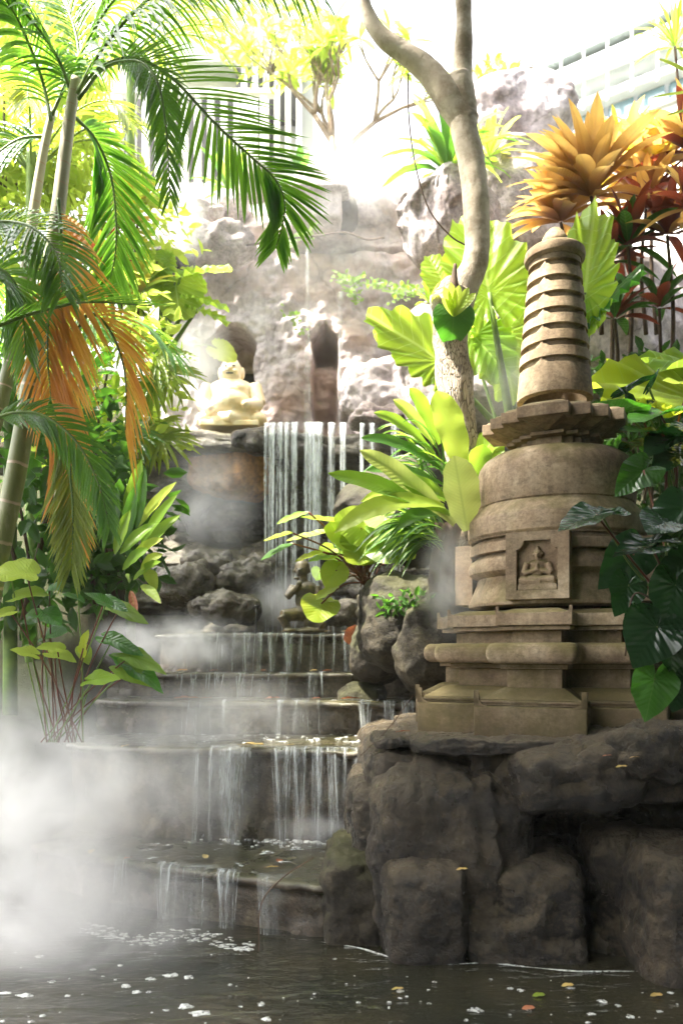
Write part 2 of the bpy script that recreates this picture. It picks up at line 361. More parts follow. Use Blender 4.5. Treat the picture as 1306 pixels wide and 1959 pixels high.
def cane_mat():
    m, t = newmat('palm_cane'); uvn = nd(t, 'ShaderNodeUVMap'); uvn.uv_map = 'UVMap'; sx = nd(t, 'ShaderNodeSeparateXYZ'); t.links.new(uvn.outputs[0], sx.inputs[0])
    fr = mathn(t, 'FRACT', mathn(t, 'ADD', mathn(t, 'MULTIPLY', sx.outputs[0], 19), mathn(t, 'MULTIPLY', ntex(t, geo_pos(t), 3), .3)))
    ring = ramp(t, fr, [(.0, (1, 1, 1)), (.05, (1, 1, 1)), (.09, (0, 0, 0))])
    c = ramp(t, ntex(t, geo_pos(t, (1, 1, .3)), 6, 6, .7), [(.3, (.1, .13, .035)), (.55, (.2, .22, .08)), (.75, (.42, .4, .27))])
    c = mixc(t, ramp(t, sx.outputs[0], [(.45, (0, 0, 0)), (.75, (1, 1, 1))]), c, mixc(t, .75, c, (.62, .57, .42)))
    c = mixc(t, ring, c, (.5, .38, .26))
    p = nd(t, 'ShaderNodeBsdfPrincipled'); p.inputs['Roughness'].default_value = .45; t.links.new(c, p.inputs['Base Color'])
    o = nd(t, 'ShaderNodeOutputMaterial'); t.links.new(p.outputs[0], o.inputs[0]); return m
M['cane'] = cane_mat()
G = (.3, .5, .08)
M['palm'] = leaf_mat('palm_leaflet', (.035, .12, .016), (.07, .19, .025), (.3, .62, .04), .55, .3, vs=0, midrib=False, spec=.6)
M['palmy'] = leaf_mat('yellow_palm_leaflet', (.13, .2, .02), (.25, .3, .03), (.5, .6, .04), .5, .4, vs=0, midrib=False)
M['palmo'] = leaf_mat('orange_palm_leaflet', (.6, .27, .04), (.72, .4, .07), (.95, .5, .06), .5, .45, vs=0, midrib=False)
M['aloc'] = leaf_mat('elephant_ear', (.14, .28, .025), (.24, .38, .03), (.66, .88, .08), .62, .4, vein=(.6, .75, .25), vf=7, vs=.7, bump=.9)
M['alocy'] = leaf_mat('yellow_elephant_ear', (.25, .36, .02), (.35, .42, .03), (.72, .8, .05), .6, .4, vein=(.35, .5, .08), vf=8, vs=.6, bump=.7)  # yellower green than the plain elephant ear
M['heart'] = leaf_mat('dark_heart_leaf', (.012, .035, .014), (.02, .055, .02), (.03, .16, .015), .25, .22, vein=(.03, .07, .03), vf=7, vs=.3, spec=.6, bump=.35)
M['heartg'] = leaf_mat('green_heart_leaf', (.03, .1, .015), (.05, .16, .02), (.12, .45, .02), .45, .28, vein=(.15, .3, .08), vf=8, vs=.4, spec=.6)
M['nest'] = leaf_mat('nest_fern_leaf', (.12, .24, .02), (.2, .32, .03), (.4, .65, .05), .5, .35, vein=(.16, .2, .04), vf=30, vs=.12)
M['nesty'] = leaf_mat('yellow_nest_fern_leaf', (.30, .38, .07), (.5, .46, .12), (.62, .72, .2), .5, .4, vein=(.16, .2, .04), vf=22, vs=.4)
M['nestd'] = leaf_mat('deep_nest_fern_leaf', (.03, .1, .015), (.06, .15, .02), (.16, .4, .03), .45, .35, vein=(.12, .2, .05), vf=30, vs=.1)
M['cordo'] = leaf_mat('orange_cordyline', (.5, .3, .07), (.6, .4, .1), (.85, .55, .14), .5, .4, vein=(.3, .12, .05), vf=26, vs=.3, grad=(.16, .03, .02))
M['cordd'] = leaf_mat('dark_cordyline', (.09, .02, .015), (.16, .05, .02), (.4, .08, .03), .4, .35, vein=(.2, .05, .03), vf=26, vs=.15, grad=(.05, .015, .01))
M['croton'] = leaf_mat('croton', (.4, .42, .04), (.55, .4, .05), (.85, .8, .08), .5, .45, vs=.2, grad=(.3, .16, .04))
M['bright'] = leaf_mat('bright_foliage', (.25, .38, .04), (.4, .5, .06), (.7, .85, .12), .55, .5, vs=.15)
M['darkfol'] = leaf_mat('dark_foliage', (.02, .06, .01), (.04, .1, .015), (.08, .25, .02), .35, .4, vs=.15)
M['yleaf'] = leaf_mat('yellowing_leaf', (.2, .32, .02), (.38, .35, .03), (.5, .7, .05), .55, .4, vein=(.2, .35, .03), vf=7, vs=.5)
M['fallen'] = leaf_mat('fallen_leaf', (.5, .38, .12), (.45, .22, .08), (.5, .3, .1), .2, .5, vs=.3)
M['fallenr'] = leaf_mat('red_fallen_leaf', (.4, .14, .07), (.3, .1, .05), (.5, .15, .06), .2, .5, vs=.3)
def water_mat():
    m, t = newmat('pool_water'); v = geo_pos(t)
    p = nd(t, 'ShaderNodeBsdfPrincipled'); p.inputs['Roughness'].default_value = .05; p.inputs['Specular IOR Level'].default_value = .6
    c = ramp(t, ntex(t, v, 1.2, 4), [(.35, (.012, .014, .01)), (.7, (.035, .03, .016))])
    t.links.new(c, p.inputs['Base Color'])
    bn = nd(t, 'ShaderNodeBump'); bn.inputs['Strength'].default_value = .9; bn.inputs['Distance'].default_value = .025
    h = mathn(t, 'ADD', ntex(t, geo_pos(t, (1.0, 3.2, 1)), 3.0, 3, .5, .6), mathn(t, 'MULTIPLY', ntex(t, geo_pos(t, (1, 2.2, 1)), 14, 3, .5, .3), .25))
    t.links.new(h, bn.inputs['Height']); t.links.new(bn.outputs[0], p.inputs['Normal'])
    o = nd(t, 'ShaderNodeOutputMaterial'); t.links.new(p.outputs[0], o.inputs[0]); return m
M['water'] = water_mat()
def film_mat():
    m, t = newmat('water_film'); v = geo_pos(t)
    gl = nd(t, 'ShaderNodeBsdfGlossy'); gl.inputs['Roughness'].default_value = .12; tr = nd(t, 'ShaderNodeBsdfTransparent')
    df = nd(t, 'ShaderNodeBsdfDiffuse'); df.inputs[0].default_value = (.75, .8, .82, 1)
    fn = nd(t, 'ShaderNodeFresnel'); fn.inputs[0].default_value = 1.33
    bn = nd(t, 'ShaderNodeBump'); bn.inputs['Strength'].default_value = .5; bn.inputs['Distance'].default_value = .02
    t.links.new(ntex(t, geo_pos(t, (1, 2, 1)), 14, 4, .6), bn.inputs['Height'])
    for q in (gl, fn): t.links.new(bn.outputs[0], q.inputs['Normal'])
    m1 = nd(t, 'ShaderNodeMixShader'); t.links.new(fn.outputs[0], m1.inputs[0]); t.links.new(tr.outputs[0], m1.inputs[1]); t.links.new(gl.outputs[0], m1.inputs[2])
    m2 = nd(t, 'ShaderNodeMixShader'); t.links.new(mathn(t, 'MULTIPLY', ramp(t, ntex(t, v, 9, 6, .7), [(.6, (0, 0, 0)), (.68, (1, 1, 1))]), .7), m2.inputs[0])
    t.links.new(m1.outputs[0], m2.inputs[1]); t.links.new(df.outputs[0], m2.inputs[2])
    o = nd(t, 'ShaderNodeOutputMaterial'); t.links.new(m2.outputs[0], o.inputs[0]); return m
M['film'] = film_mat()
def fall_mat(name, lo=.45, hi=.62, mn=.1, mxv=.9):
    m, t = newmat(name); uvn = nd(t, 'ShaderNodeUVMap'); uvn.uv_map = 'UVMap'
    mp = nd(t, 'ShaderNodeMapping'); mp.inputs['Scale'].default_value = (1.6, 60, 1); t.links.new(uvn.outputs[0], mp.inputs[0])
    f = mathn(t, 'ADD', mathn(t, 'MULTIPLY', ntex(t, mp.outputs[0], 1.6, 6, .7, .4), .7), mathn(t, 'MULTIPLY', ntex(t, geo_pos(t, (1, 1, .5)), 9, 4, .6), .3))
    al = ramp(t, f, [(lo, (mn,)*3), (hi, (mxv,)*3)])
    at = nd(t, 'ShaderNodeAttribute', attribute_name='core'); al = mathn(t, 'MULTIPLY', al, at.outputs['Fac'])
    df = nd(t, 'ShaderNodeBsdfPrincipled'); df.inputs['Base Color'].default_value = (.82, .88, .9, 1); df.inputs['Roughness'].default_value = .25
    tl = nd(t, 'ShaderNodeBsdfTranslucent'); tl.inputs[0].default_value = (.85, .9, .92, 1)
    a = nd(t, 'ShaderNodeMixShader'); a.inputs[0].default_value = .4; t.links.new(df.outputs[0], a.inputs[1]); t.links.new(tl.outputs[0], a.inputs[2])
    tr = nd(t, 'ShaderNodeBsdfTransparent'); mx = nd(t, 'ShaderNodeMixShader')
    t.links.new(al, mx.inputs[0]); t.links.new(tr.outputs[0], mx.inputs[1]); t.links.new(a.outputs[0], mx.inputs[2])
    o = nd(t, 'ShaderNodeOutputMaterial'); t.links.new(mx.outputs[0], o.inputs[0]); return m
M['fall'] = fall_mat('falling_water', .4, .64, .04, .78)
M['thin'] = fall_mat('thin_falling_water', .4, .66, .02, .58)
M['veil'] = fall_mat('water_veil', .42, .7, .03, .5)
M['foam'] = plain_mat('foam', (.8, .83, .84), (.7, .73, .74), rough=.5, sc_=30, bump=.3)
def foam_mat():
    m, t = newmat('froth'); p = nd(t, 'ShaderNodeBsdfPrincipled'); p.inputs['Base Color'].default_value = (.62, .64, .62, 1); p.inputs['Roughness'].default_value = .5
    tr = nd(t, 'ShaderNodeBsdfTransparent'); mx = nd(t, 'ShaderNodeMixShader')
    t.links.new(ramp(t, ntex(t, geo_pos(t), 55, 4, .7), [(.36, (.15,)*3), (.6, (.9,)*3)]), mx.inputs[0]); t.links.new(tr.outputs[0], mx.inputs[1]); t.links.new(p.outputs[0], mx.inputs[2])
    o = nd(t, 'ShaderNodeOutputMaterial'); t.links.new(mx.outputs[0], o.inputs[0]); return m
M['foam'] = foam_mat()
def mist_mat(name, dens, nscale=2.0, lo=.3, hi=.75, aniso=.2, power=1.0, base=0.0):
    m, t = newmat(name); tc = nd(t, 'ShaderNodeTexCoord')
    ln = nd(t, 'ShaderNodeVectorMath', operation='LENGTH'); t.links.new(tc.outputs['Object'], ln.inputs[0])
    mr = nd(t, 'ShaderNodeMapRange', interpolation_type='SMOOTHERSTEP'); mr.inputs[1].default_value = 1.0; mr.inputs[2].default_value = .0
    t.links.new(ln.outputs['Value'], mr.inputs[0])
    n = ramp(t, ntex(t, geo_pos(t), nscale, 4, .6, .6), [(lo, (base,)*3), (hi, (1, 1, 1))])
    d = mathn(t, 'MULTIPLY', mathn(t, 'MULTIPLY', mathn(t, 'POWER', mr.outputs[0], power), n), dens)
    v = nd(t, 'ShaderNodeVolumeScatter'); v.inputs['Color'].default_value = (.97, .98, 1, 1); v.inputs['Anisotropy'].default_value = aniso
    t.links.new(d, v.inputs['Density'])
    o = nd(t, 'ShaderNodeOutputMaterial'); t.links.new(v.outputs[0], o.inputs['Volume']); return m
# ================================================================ SETTING
def sheet(name, x0, x1, y0, y1, z, mat, nx=2, ny=2, amp=0, seed=0, **kw):
    X, Y = np.meshgrid(np.linspace(x0, x1, nx), np.linspace(y0, y1, ny)); V = np.stack([X.ravel(), Y.ravel(), np.full(X.size, z)], 1)
    if amp: V[:, 2] += amp*fbm(V*.5, 4, seed)
    f = [(j*nx+i, j*nx+i+1, (j+1)*nx+i+1, (j+1)*nx+i) for j in range(ny-1) for i in range(nx-1)]
    return mobj(name, V, f, mat, kind='structure', **kw)
sheet('ground', -150, 150, -150, 150, -.5, M['earth'])
sheet('pool_water', -7, 7, -4, 7, 0, M['water'])

def bank(name, fz, x0, x1, y0, y1, nx, ny, mat, amp=.12, seed=3):
    X, Y = np.meshgrid(np.linspace(x0, x1, nx), np.linspace(y0, y1, ny)); X = X.ravel(); Y = Y.ravel()
    Z = fz(X, Y); V = np.stack([X, Y, Z], 1); V[:, 2] += amp*fbm(V*1.3, 5, seed)
    f = [(j*nx+i, j*nx+i+1, (j+1)*nx+i+1, (j+1)*nx+i) for j in range(ny-1) for i in range(nx-1)]
    return mobj(name, V, f, mat, kind='structure')
sm = lambda a, b, x: np.clip((x-a)/(b-a), 0, 1)**2*(3-2*np.clip((x-a)/(b-a), 0, 1))
bank('left_bank', lambda X, Y: -.4+sm(-1.45, -2.3, X+.12*(Y-4.6))*(.3+1.2*sm(4.6, 6, Y)+2.6*sm(6, 9.5, Y))+.3*sm(5, 9, Y)*0, -8, -1.3, 3.8, 12, 60, 60, M['earth'])
bank('right_bank', lambda X, Y: .5+.5*sm(4.9, 5.6, Y)+1.6*sm(5.6, 7.5, Y)*sm(.6, 1.6, X)+2.4*sm(7.2, 10, Y)*sm(1.0, 2.0, X), .35, 8, 4.6, 12, 60, 60, M['mossrock'])
bank('upper_bank', lambda X, Y: 5.6+.4*sm(11, 14, Y)-3.0*sm(10.9, 10.2, Y), -9, 9, 10.6, 22, 50, 40, M['earth'])

# ---- cascade steps: real slabs, each with an uneven lip
def edge3(pts, z):                      # pts: (pixel x, pixel y) of the lip, put on the level z
    out = []
    for (px, py) in pts:
        Y = (EH-z)*F/(py-HY); out.append(((px-CX)/F*Y, Y))
    return np.array(out)
def cascade_step(name, xy, zt, zb, yback, seed=0, lip=.05):
    e = catmull(np.c_[xy, np.zeros(len(xy))], 110)[:, :2]; n = len(e)
    T = unit(np.gradient(np.c_[e, np.zeros(n)], axis=0)); N = np.stack([T[:, 1], -T[:, 0]], 1)
    prof = [(-.10, zt), (-.01, zt), (.004, zt-.008), (.006, zt-.03), (-.012, zt-.05), (-lip, zt-.062)]
    h = zt-.062-zb
    prof += [(-lip-.004*math.sin(k*1.7+seed), zt-.062-h*k/12) for k in range(1, 13)]
    V = []
    V += [(x, yback, zt) for x, y in e]
    for k, (o, z) in enumerate(prof):
        q = np.c_[e+N*o, np.full(n, z)]
        d = .028*fbm(q*np.array([3.2, 3.2, 2]), 4, seed)+.010*fbm(q*15, 3, seed+2)
        if k > 4: d = d+.03*fbm(q*np.array([5, 5, 1.5]), 4, seed+5)
        q[:, :2] += N*d[:, None]
        if k < 3: q[:, 2] += .006*fbm(q*6, 3, seed+4)
        V += [tuple(r) for r in q]
    Fc = gridfaces(len(prof)+1, n)
    return mobj(name, V, [f[::-1] for f in Fc], M['steprock'], kind='structure')
E1 = edge3([(60, 1618), (150, 1632), (235, 1648), (330, 1662), (430, 1674), (560, 1690), (640, 1697), (760, 1700)], .30)
def ydirect(pts, Y0): return np.array([((px-CX)/F*Y, Y) for px, Y in pts])
E2 = ydirect([(130, 5.45), (250, 5.25), (340, 5.15), (450, 5.12), (560, 5.1), (660, 5.05), (760, 4.95), (860, 4.9)], 0)
E3 = ydirect([(180, 6.2), (260, 6.1), (330, 6.03), (450, 6.0), (560, 6.0), (700, 5.95), (850, 5.9)], 0)
E4 = ydirect([(200, 6.75), (310, 6.65), (450, 6.6), (600, 6.6), (760, 6.6), (860, 6.6)], 0)
E5 = ydirect([(300, 7.35), (340, 7.2), (360, 7.12), (450, 7.1), (600, 7.1), (690, 7.12), (760, 7.2)], 0)
def zat(py, Y): return EH+(HY-py)/F*Y
Z1, Z2, Z3, Z4, Z5 = .30, zat(1434, 5.12), zat(1343, 6.0), zat(1289, 6.6), zat(1213, 7.1)
cascade_step('lowest_step', E1, Z1, -.15, 6.2, 1)
cascade_step('second_step', E2, Z2, .2, 7.0, 2)
cascade_step('third_step', E3, Z3, Z2-.2, 7.6, 3)
cascade_step('fourth_step', E4, Z4, Z3-.2, 8.2, 4)
cascade_step('top_step', E5, Z5, Z4-.2, 9.8, 5)
def film(name, xy, z, yb):
    e = catmull(np.c_[xy, np.zeros(len(xy))], 60)
    V = [(x, y+.035, z+.012) for x, y, _ in e]+[(x, yb, z+.012) for x, y, _ in e]
    return mobj(name, V, gridfaces(2, len(e)), M['film'], kind='structure')
film('lowest_step_water', E1, Z1, 5.3); film('second_step_water', E2, Z2, 6.2); film('third_step_water', E3, Z3, 6.9)
film('fourth_step_water', E4, Z4, 7.4); film('top_step_water', E5, Z5, 9.0)

# ---- rear cliff with two niches
def cliff():
    nx, nz = 260, 240
    X, Z = np.meshgrid(np.linspace(-3.2, 1.75, nx), np.linspace(3.9, 8.0, nz)); X = X.ravel(); Z = Z.ravel()
    Y = np.full(X.shape, 10.0); Q = np.stack([X, Y, Z], 1)
    px = CX+X/10*F; py = HY-(Z-EH)/10*F
    y = 10+.16*fbm(Q*.9, 3, 11)+.035*fbm(Q*3, 4, 13, True)+.02*fbm(Q*9, 4, 15)
    y += .25*sm(-.6, .6, (Z-5.6)/3)*1.2                                  # leans back
    cx1, hw1 = 432+10*fbm(Q*1.5, 2, 3), 56
    top1 = 608+((px-cx1)/hw1)**2*38; ins1 = sm(1.05, .93, np.abs(px-cx1)/hw1)*sm(-3, 5, py-top1); y += .8*ins1
    cx2 = 622; hw2 = np.interp(py, [612, 622, 640, 690, 760, 825], [3, 11, 24, 26, 25, 19])+3*fbm(Q*4, 2, 8)
    ins2 = sm(1.08, .86, np.abs(px-cx2)/hw2)*sm(-3, 6, py-610); y += .6*ins2*(1-.55*sm(655, 700, py))
    y -= .28*np.exp(-((px-622)/27)**2-((py-672)/14)**2)*0
    y -= .35*sm(440, 380, py)*sm(330, 420, px)*fbm(Q*1.3+4, 3, 21)       # crest
    # horizontal crack + bulging shelf under it
    cr = 452+14*np.sin(px*.012)+10*fbm(Q*1.2, 3, 31); y += .16*np.exp(-((py-cr)/3.5)**2)*sm(400, 440, px)*sm(820, 760, px)
    y -= .12*np.exp(-((py-cr-22)/26)**2)
    sb = 560+.06*(px-650); y -= .1*np.exp(-((py-sb+18)/16)**2)*sm(600, 650, px)
    y -= .30*sm(1.1, .7, np.abs(px-605)/75)*sm(1.1, .6, np.abs(py-408)/38)
    y += .25*np.maximum(0, (px-770)/90)**2+.5*np.maximum(0, (300-px)/80)
    topy = 372+18*fbm(np.c_[X*1.1, X*0, X*0+5], 4, 41)+np.maximum(0, (430-px)/2.0)*.5+np.where(px > 760, (px-760)*.35, 0)
    Zt = EH+(HY-topy)/F*10
    over = np.maximum(0, Z-Zt); y += over*3.0; Z2_ = np.minimum(Z, Zt+.25*over)
    V = np.stack([X, y, Z2_], 1)
    f = [(j*nx+i, j*nx+i+1, (j+1)*nx+i+1, (j+1)*nx+i) for j in range(nz-1) for i in range(nx-1)]
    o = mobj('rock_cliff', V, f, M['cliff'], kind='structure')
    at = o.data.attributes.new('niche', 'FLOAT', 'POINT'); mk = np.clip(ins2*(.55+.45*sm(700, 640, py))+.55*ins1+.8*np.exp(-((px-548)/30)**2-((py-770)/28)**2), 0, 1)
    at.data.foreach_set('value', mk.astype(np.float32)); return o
cliff()
# ledge under the cliff
ledge = thing('rock_ledge', 'broad dark rock shelf carrying the golden figure and the lip of the tall fall', 'rock ledge', (-.6, 9.3, 3.9))
ZL = zat(826, 9.0)
blob_rock('ledge_slab', (-1.35, 9.75, ZL-.16), (1.25, .95, .17), M['cavewall'], ledge, p=7, amp=.035, sc_=2.4, seed=2, n=34, strata=.03)
blob_rock('ledge_slab', (.35, 9.9, ZL-.14), (1.3, .85, .15), M['cavewall'], ledge, p=7, amp=.035, sc_=2.4, seed=6, n=34, strata=.03)
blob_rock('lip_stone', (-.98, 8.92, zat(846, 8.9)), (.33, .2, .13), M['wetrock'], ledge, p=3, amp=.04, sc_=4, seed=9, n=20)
blob_rock('layered_stone', (.55, 9.1, zat(802, 9.1)), (.42, .25, .12), M['boulder'], ledge, p=3, amp=.06, sc_=4, seed=12, n=26, strata=.05)
blob_rock('layered_stone', (.95, 9.2, zat(840, 9.1)), (.6, .3, .2), M['cavewall'], ledge, p=3, amp=.07, sc_=3, seed=13, n=26, strata=.05)
# arch-shaped pale rock to the right of the narrow niche
ar = blob_rock('pale_overhang_rock', (.62, 9.75, zat(752, 9.6)), (.62, .35, .42), M['cliffb'], p=3, amp=.07, sc_=3, seed=22, n=34)
tagit(ar, 'pale hollowed rock beside the narrow niche above the tall waterfall', 'rock')
# wall behind the tall waterfall (heightfield with strata), a dark hollow and ochre rock
def fallwall():
    nx, nz = 190, 190
    X, Z = np.meshgrid(np.linspace(-2.5, 1.7, nx), np.linspace(Z5-.3, ZL-.02, nz)); X = X.ravel(); Z = Z.ravel()
    Q = np.stack([X, X*0+9.4, Z], 1); px = CX+X/9.4*F; py = HY-(Z-EH)/9.4*F
    y = 9.35+.12*fbm(Q*1.2, 5, 51)+.10*fbm(Q*np.array([.8, 1, 7]), 4, 53)+.04*fbm(Q*6, 4, 55)
    hole = sm(1.15, .75, np.sqrt(((px-440)/85)**2+((py-985)/62)**2)); y += .9*hole
    y -= .45*sm(1010, 1150, py)*sm(560, 480, px)
    f = [(j*nx+i, j*nx+i+1, (j+1)*nx+i+1, (j+1)*nx+i) for j in range(nz-1) for i in range(nx-1)]
    return mobj('waterfall_rock_face', np.stack([X, y, Z], 1), f, M['cavewall'], kind='structure')
fallwall()
tagit(blob_rock('ochre_rock', (-1.35, 9.15, zat(902, 9.1)), (.48, .24, .3), M['ochre'], p=3.2, amp=.08, sc_=2.5, seed=31, n=26), 'ochre stained rock under the ledge left of the tall waterfall', 'rock')
for k, (px, py, Y, r, s, lab) in enumerate([
    (405, 1085, 8.4, (.3, .25, .17), 61, 'dark wet rock in the mist at the back of the top basin, below the hollow'),
    (470, 1105, 8.2, (.3, .22, .16), 62, 'wet rock with pale edges just left of the foot of the tall waterfall'),
    (350, 1120, 8.1, (.34, .3, .2), 63, 'leftmost dark rock at the back of the top basin in mist'),
    (500, 1075, 8.6, (.17, .2, .08), 64, 'small flat pale stone touching the left edge of the tall waterfall'),
    (430, 1160, 7.8, (.34, .25, .14), 65, 'low wet rock behind the fog jet on the top step'),
    (668, 1120, 8.2, (.3, .22, .12), 66, 'flat foam washed stone to the right of the seated dark statue'),
    (655, 1175, 7.7, (.2, .25, .1), 67, 'low stone right behind the base of the seated dark statue')]):
    tagit(blob_rock('basin_rock', P(px, py, Y), r, M['cavewall'], p=2.8, amp=.07, sc_=4, seed=s, n=20, strata=.03), lab, 'rock', 'wet rocks in the top basin')

# ---- boulders at the top of the cliff and to the right
for k, (px, py, Y, r, s, mt, lab) in enumerate([
    (418, 466, 9.7, (.42, .3, .2), 71, 'boulder', 'grey pointed boulder jutting out at the upper left of the cliff'),
    (395, 415, 10.2, (.22, .25, .16), 72, 'boulder', 'small reddish stone on the cliff edge above the jutting boulder'),
    (440, 405, 10.4, (.22, .25, .2), 73, 'boulder', 'rounded stone behind the jutting boulder under the green lilies'),
    (488, 352, 10.6, (.2, .25, .22), 74, 'boulder', 'upright mottled stone left of the spillway block'),
    (610, 358, 10.6, (.34, .3, .17), 75, 'boulder', 'grey stone block on top of the cliff under the frangipani'),
    (655, 412, 9.9, (.14, .2, .22), 78, 'mossrock', 'brown stained stone on the cliff face right of the spillway block'),
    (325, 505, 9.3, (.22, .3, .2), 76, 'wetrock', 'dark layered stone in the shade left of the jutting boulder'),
    (700, 400, 10.6, (.6, .5, .45), 77, 'cliffb', 'smooth pale boulder in steam to the left of the rock fern'),
    (860, 430, 8.6, (.45, .5, .5), 81, 'boulder', 'grey boulder carrying the rock fern behind the tree trunk'),
    (900, 700, 8.2, (.8, .5, .75), 83, 'cliffb', 'large pale rock behind the tree trunk and the giant leaves'),
    (985, 260, 11.0, (.78, .6, .75), 84, 'cliffb', 'tallest pale boulder under the roof edge at the upper right'),
    (1000, 400, 10.0, (.8, .6, .8), 85, 'boulder', 'large hollowed grey boulder left of the orange cordyline'),
    (1200, 640, 8.6, (1.1, .6, .8), 86, 'cliffb', 'pale rock glimpsed through the dark cordyline stems'),
    (770, 980, 7.0, (.5, .5, .4), 87, 'mossrock', 'mossy rock hidden behind the bird nest fern by the fall')]):
    tagit(blob_rock('boulder', P(px, py, Y), r, M[mt], p=3.2, amp=.15 if r[0] > .4 else .05, sc_=1.5 if r[0] > .4 else 4, seed=s, n=36 if r[0] > .4 else 20, rotz=.3*k), lab, 'boulder', 'boulders on the cliff')
blk = thing('spillway_block', 'square pale spillway block at the middle of the cliff top', 'stone block', P(612, 420, 9.75))
V, Fc = rockm(P(605, 412, 9.85), (.33, .3, .2), p=9, amp=.02, sc_=3, seed=4, n=20); mobj('block', V, Fc, M['cliff'], blk)
V, Fc = rockm(P(612, 379, 9.75), (.37, .3, .025), p=6, amp=.008, sc_=5, seed=5, n=16); mobj('cap_slab', V, Fc, M['boulder'], blk)

# ---- boulders right of the cascade, behind and beneath the stupa
for (px, py, Y, r, s, p_, am, lab) in [
    (765, 1190, 6.1, (.38, .45, .34), 91, 2.6, .07, 'large mossy boulder right of the top steps under the fern'),
    (725, 1245, 6.3, (.2, .3, .26), 92, 2.5, .05, 'dark boulder at the right end of the top steps'),
    (845, 1230, 5.75, (.33, .4, .4), 93, 2.8, .06, 'shadowed boulder between the mossy boulder and the stupa'),
    (690, 1350, 6.35, (.2, .2, .2), 94, 3, .04, 'small dark rock where the third and fourth steps end')]:
    tagit(blob_rock('mossy_boulder', P(px, py, Y), r, M['mossrock'], p=p_, amp=am, sc_=2.6, seed=s, n=30), lab, 'boulder', 'dark boulders right of the cascade')

outc = thing('rock_outcrop', 'dark wet artificial rock outcrop at the pool edge that carries the stone stupa', 'rock outcrop', (1.2, 4.6, 0))
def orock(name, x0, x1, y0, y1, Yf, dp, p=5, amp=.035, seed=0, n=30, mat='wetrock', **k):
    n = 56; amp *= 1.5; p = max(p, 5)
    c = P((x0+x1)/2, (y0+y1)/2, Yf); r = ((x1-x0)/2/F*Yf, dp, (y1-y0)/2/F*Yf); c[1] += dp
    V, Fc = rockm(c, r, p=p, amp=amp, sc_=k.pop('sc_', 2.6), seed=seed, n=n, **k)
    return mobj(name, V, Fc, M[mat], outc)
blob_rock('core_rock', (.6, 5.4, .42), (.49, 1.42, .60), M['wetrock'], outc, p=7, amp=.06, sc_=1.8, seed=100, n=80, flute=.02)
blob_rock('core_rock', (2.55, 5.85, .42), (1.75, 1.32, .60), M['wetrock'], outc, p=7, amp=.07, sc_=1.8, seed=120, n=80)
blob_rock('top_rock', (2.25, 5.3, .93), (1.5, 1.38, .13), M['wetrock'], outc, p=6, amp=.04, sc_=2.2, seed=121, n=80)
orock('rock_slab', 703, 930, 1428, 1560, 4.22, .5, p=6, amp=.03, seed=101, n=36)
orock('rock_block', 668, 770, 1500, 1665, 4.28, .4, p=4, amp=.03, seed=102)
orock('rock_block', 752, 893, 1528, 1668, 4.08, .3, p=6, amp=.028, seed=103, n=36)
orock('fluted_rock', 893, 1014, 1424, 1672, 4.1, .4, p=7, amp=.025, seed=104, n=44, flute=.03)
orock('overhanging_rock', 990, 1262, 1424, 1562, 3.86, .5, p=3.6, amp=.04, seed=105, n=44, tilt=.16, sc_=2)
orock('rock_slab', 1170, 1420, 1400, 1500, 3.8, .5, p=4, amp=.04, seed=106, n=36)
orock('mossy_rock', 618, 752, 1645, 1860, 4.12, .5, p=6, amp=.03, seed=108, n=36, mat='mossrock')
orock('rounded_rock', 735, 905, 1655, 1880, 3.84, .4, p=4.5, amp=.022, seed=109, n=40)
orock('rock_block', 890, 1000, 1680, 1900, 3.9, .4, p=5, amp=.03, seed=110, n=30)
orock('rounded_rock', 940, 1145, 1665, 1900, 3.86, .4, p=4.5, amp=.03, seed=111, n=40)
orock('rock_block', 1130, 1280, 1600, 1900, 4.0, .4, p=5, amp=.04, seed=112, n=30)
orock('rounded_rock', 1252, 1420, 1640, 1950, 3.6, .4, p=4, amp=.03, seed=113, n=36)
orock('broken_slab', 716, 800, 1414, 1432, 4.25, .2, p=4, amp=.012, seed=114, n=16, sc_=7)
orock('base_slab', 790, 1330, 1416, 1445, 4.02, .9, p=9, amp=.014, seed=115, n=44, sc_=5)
# ================================================================ STUPA
SC = np.array([1.39, 4.95]); TH = R(25)
TT = np.array([math.cos(TH), -math.sin(TH)]); NN = np.array([-math.sin(TH), -math.cos(TH)])
stupa = thing('stone_stupa', 'weathered sandstone stupa with ringed spire and carved panel standing on the rock outcrop', 'stupa', (SC[0], SC[1], 1.05))
def sw(loc):                            # stupa-local (a along the face, b out of the front, z) to world
    loc = np.asarray(loc, float)
    return np.c_[SC[0]+loc[:, 0]*TT[0]+loc[:, 1]*NN[0], SC[1]+loc[:, 0]*TT[1]+loc[:, 1]*NN[1], loc[:, 2]]
def plan(*steps):                       # redented square from (half width, distance) pairs, outermost bay first
    q = []
    for i, (a, b) in enumerate(steps):
        q.append((a, b))
        if i+1 < len(steps): q.append((a, steps[i+1][1]))
    d = q[-1]
    if abs(d[0]-d[1]) > 1e-6: q.append((d[0], d[0])) if d[0] < d[1] else None
    h = q+[(b, a) for a, b in q[::-1] if abs(a-b) > 1e-6]       # first quadrant, from +b axis round to +a axis
    out = []
    for k in range(4):
        c, s = [(1, 0), (0, 1), (-1, 0), (0, -1)][k]
        out += [(a*c-b*s, a*s+b*c) for a, b in h[::-1]]
    return np.array(out)
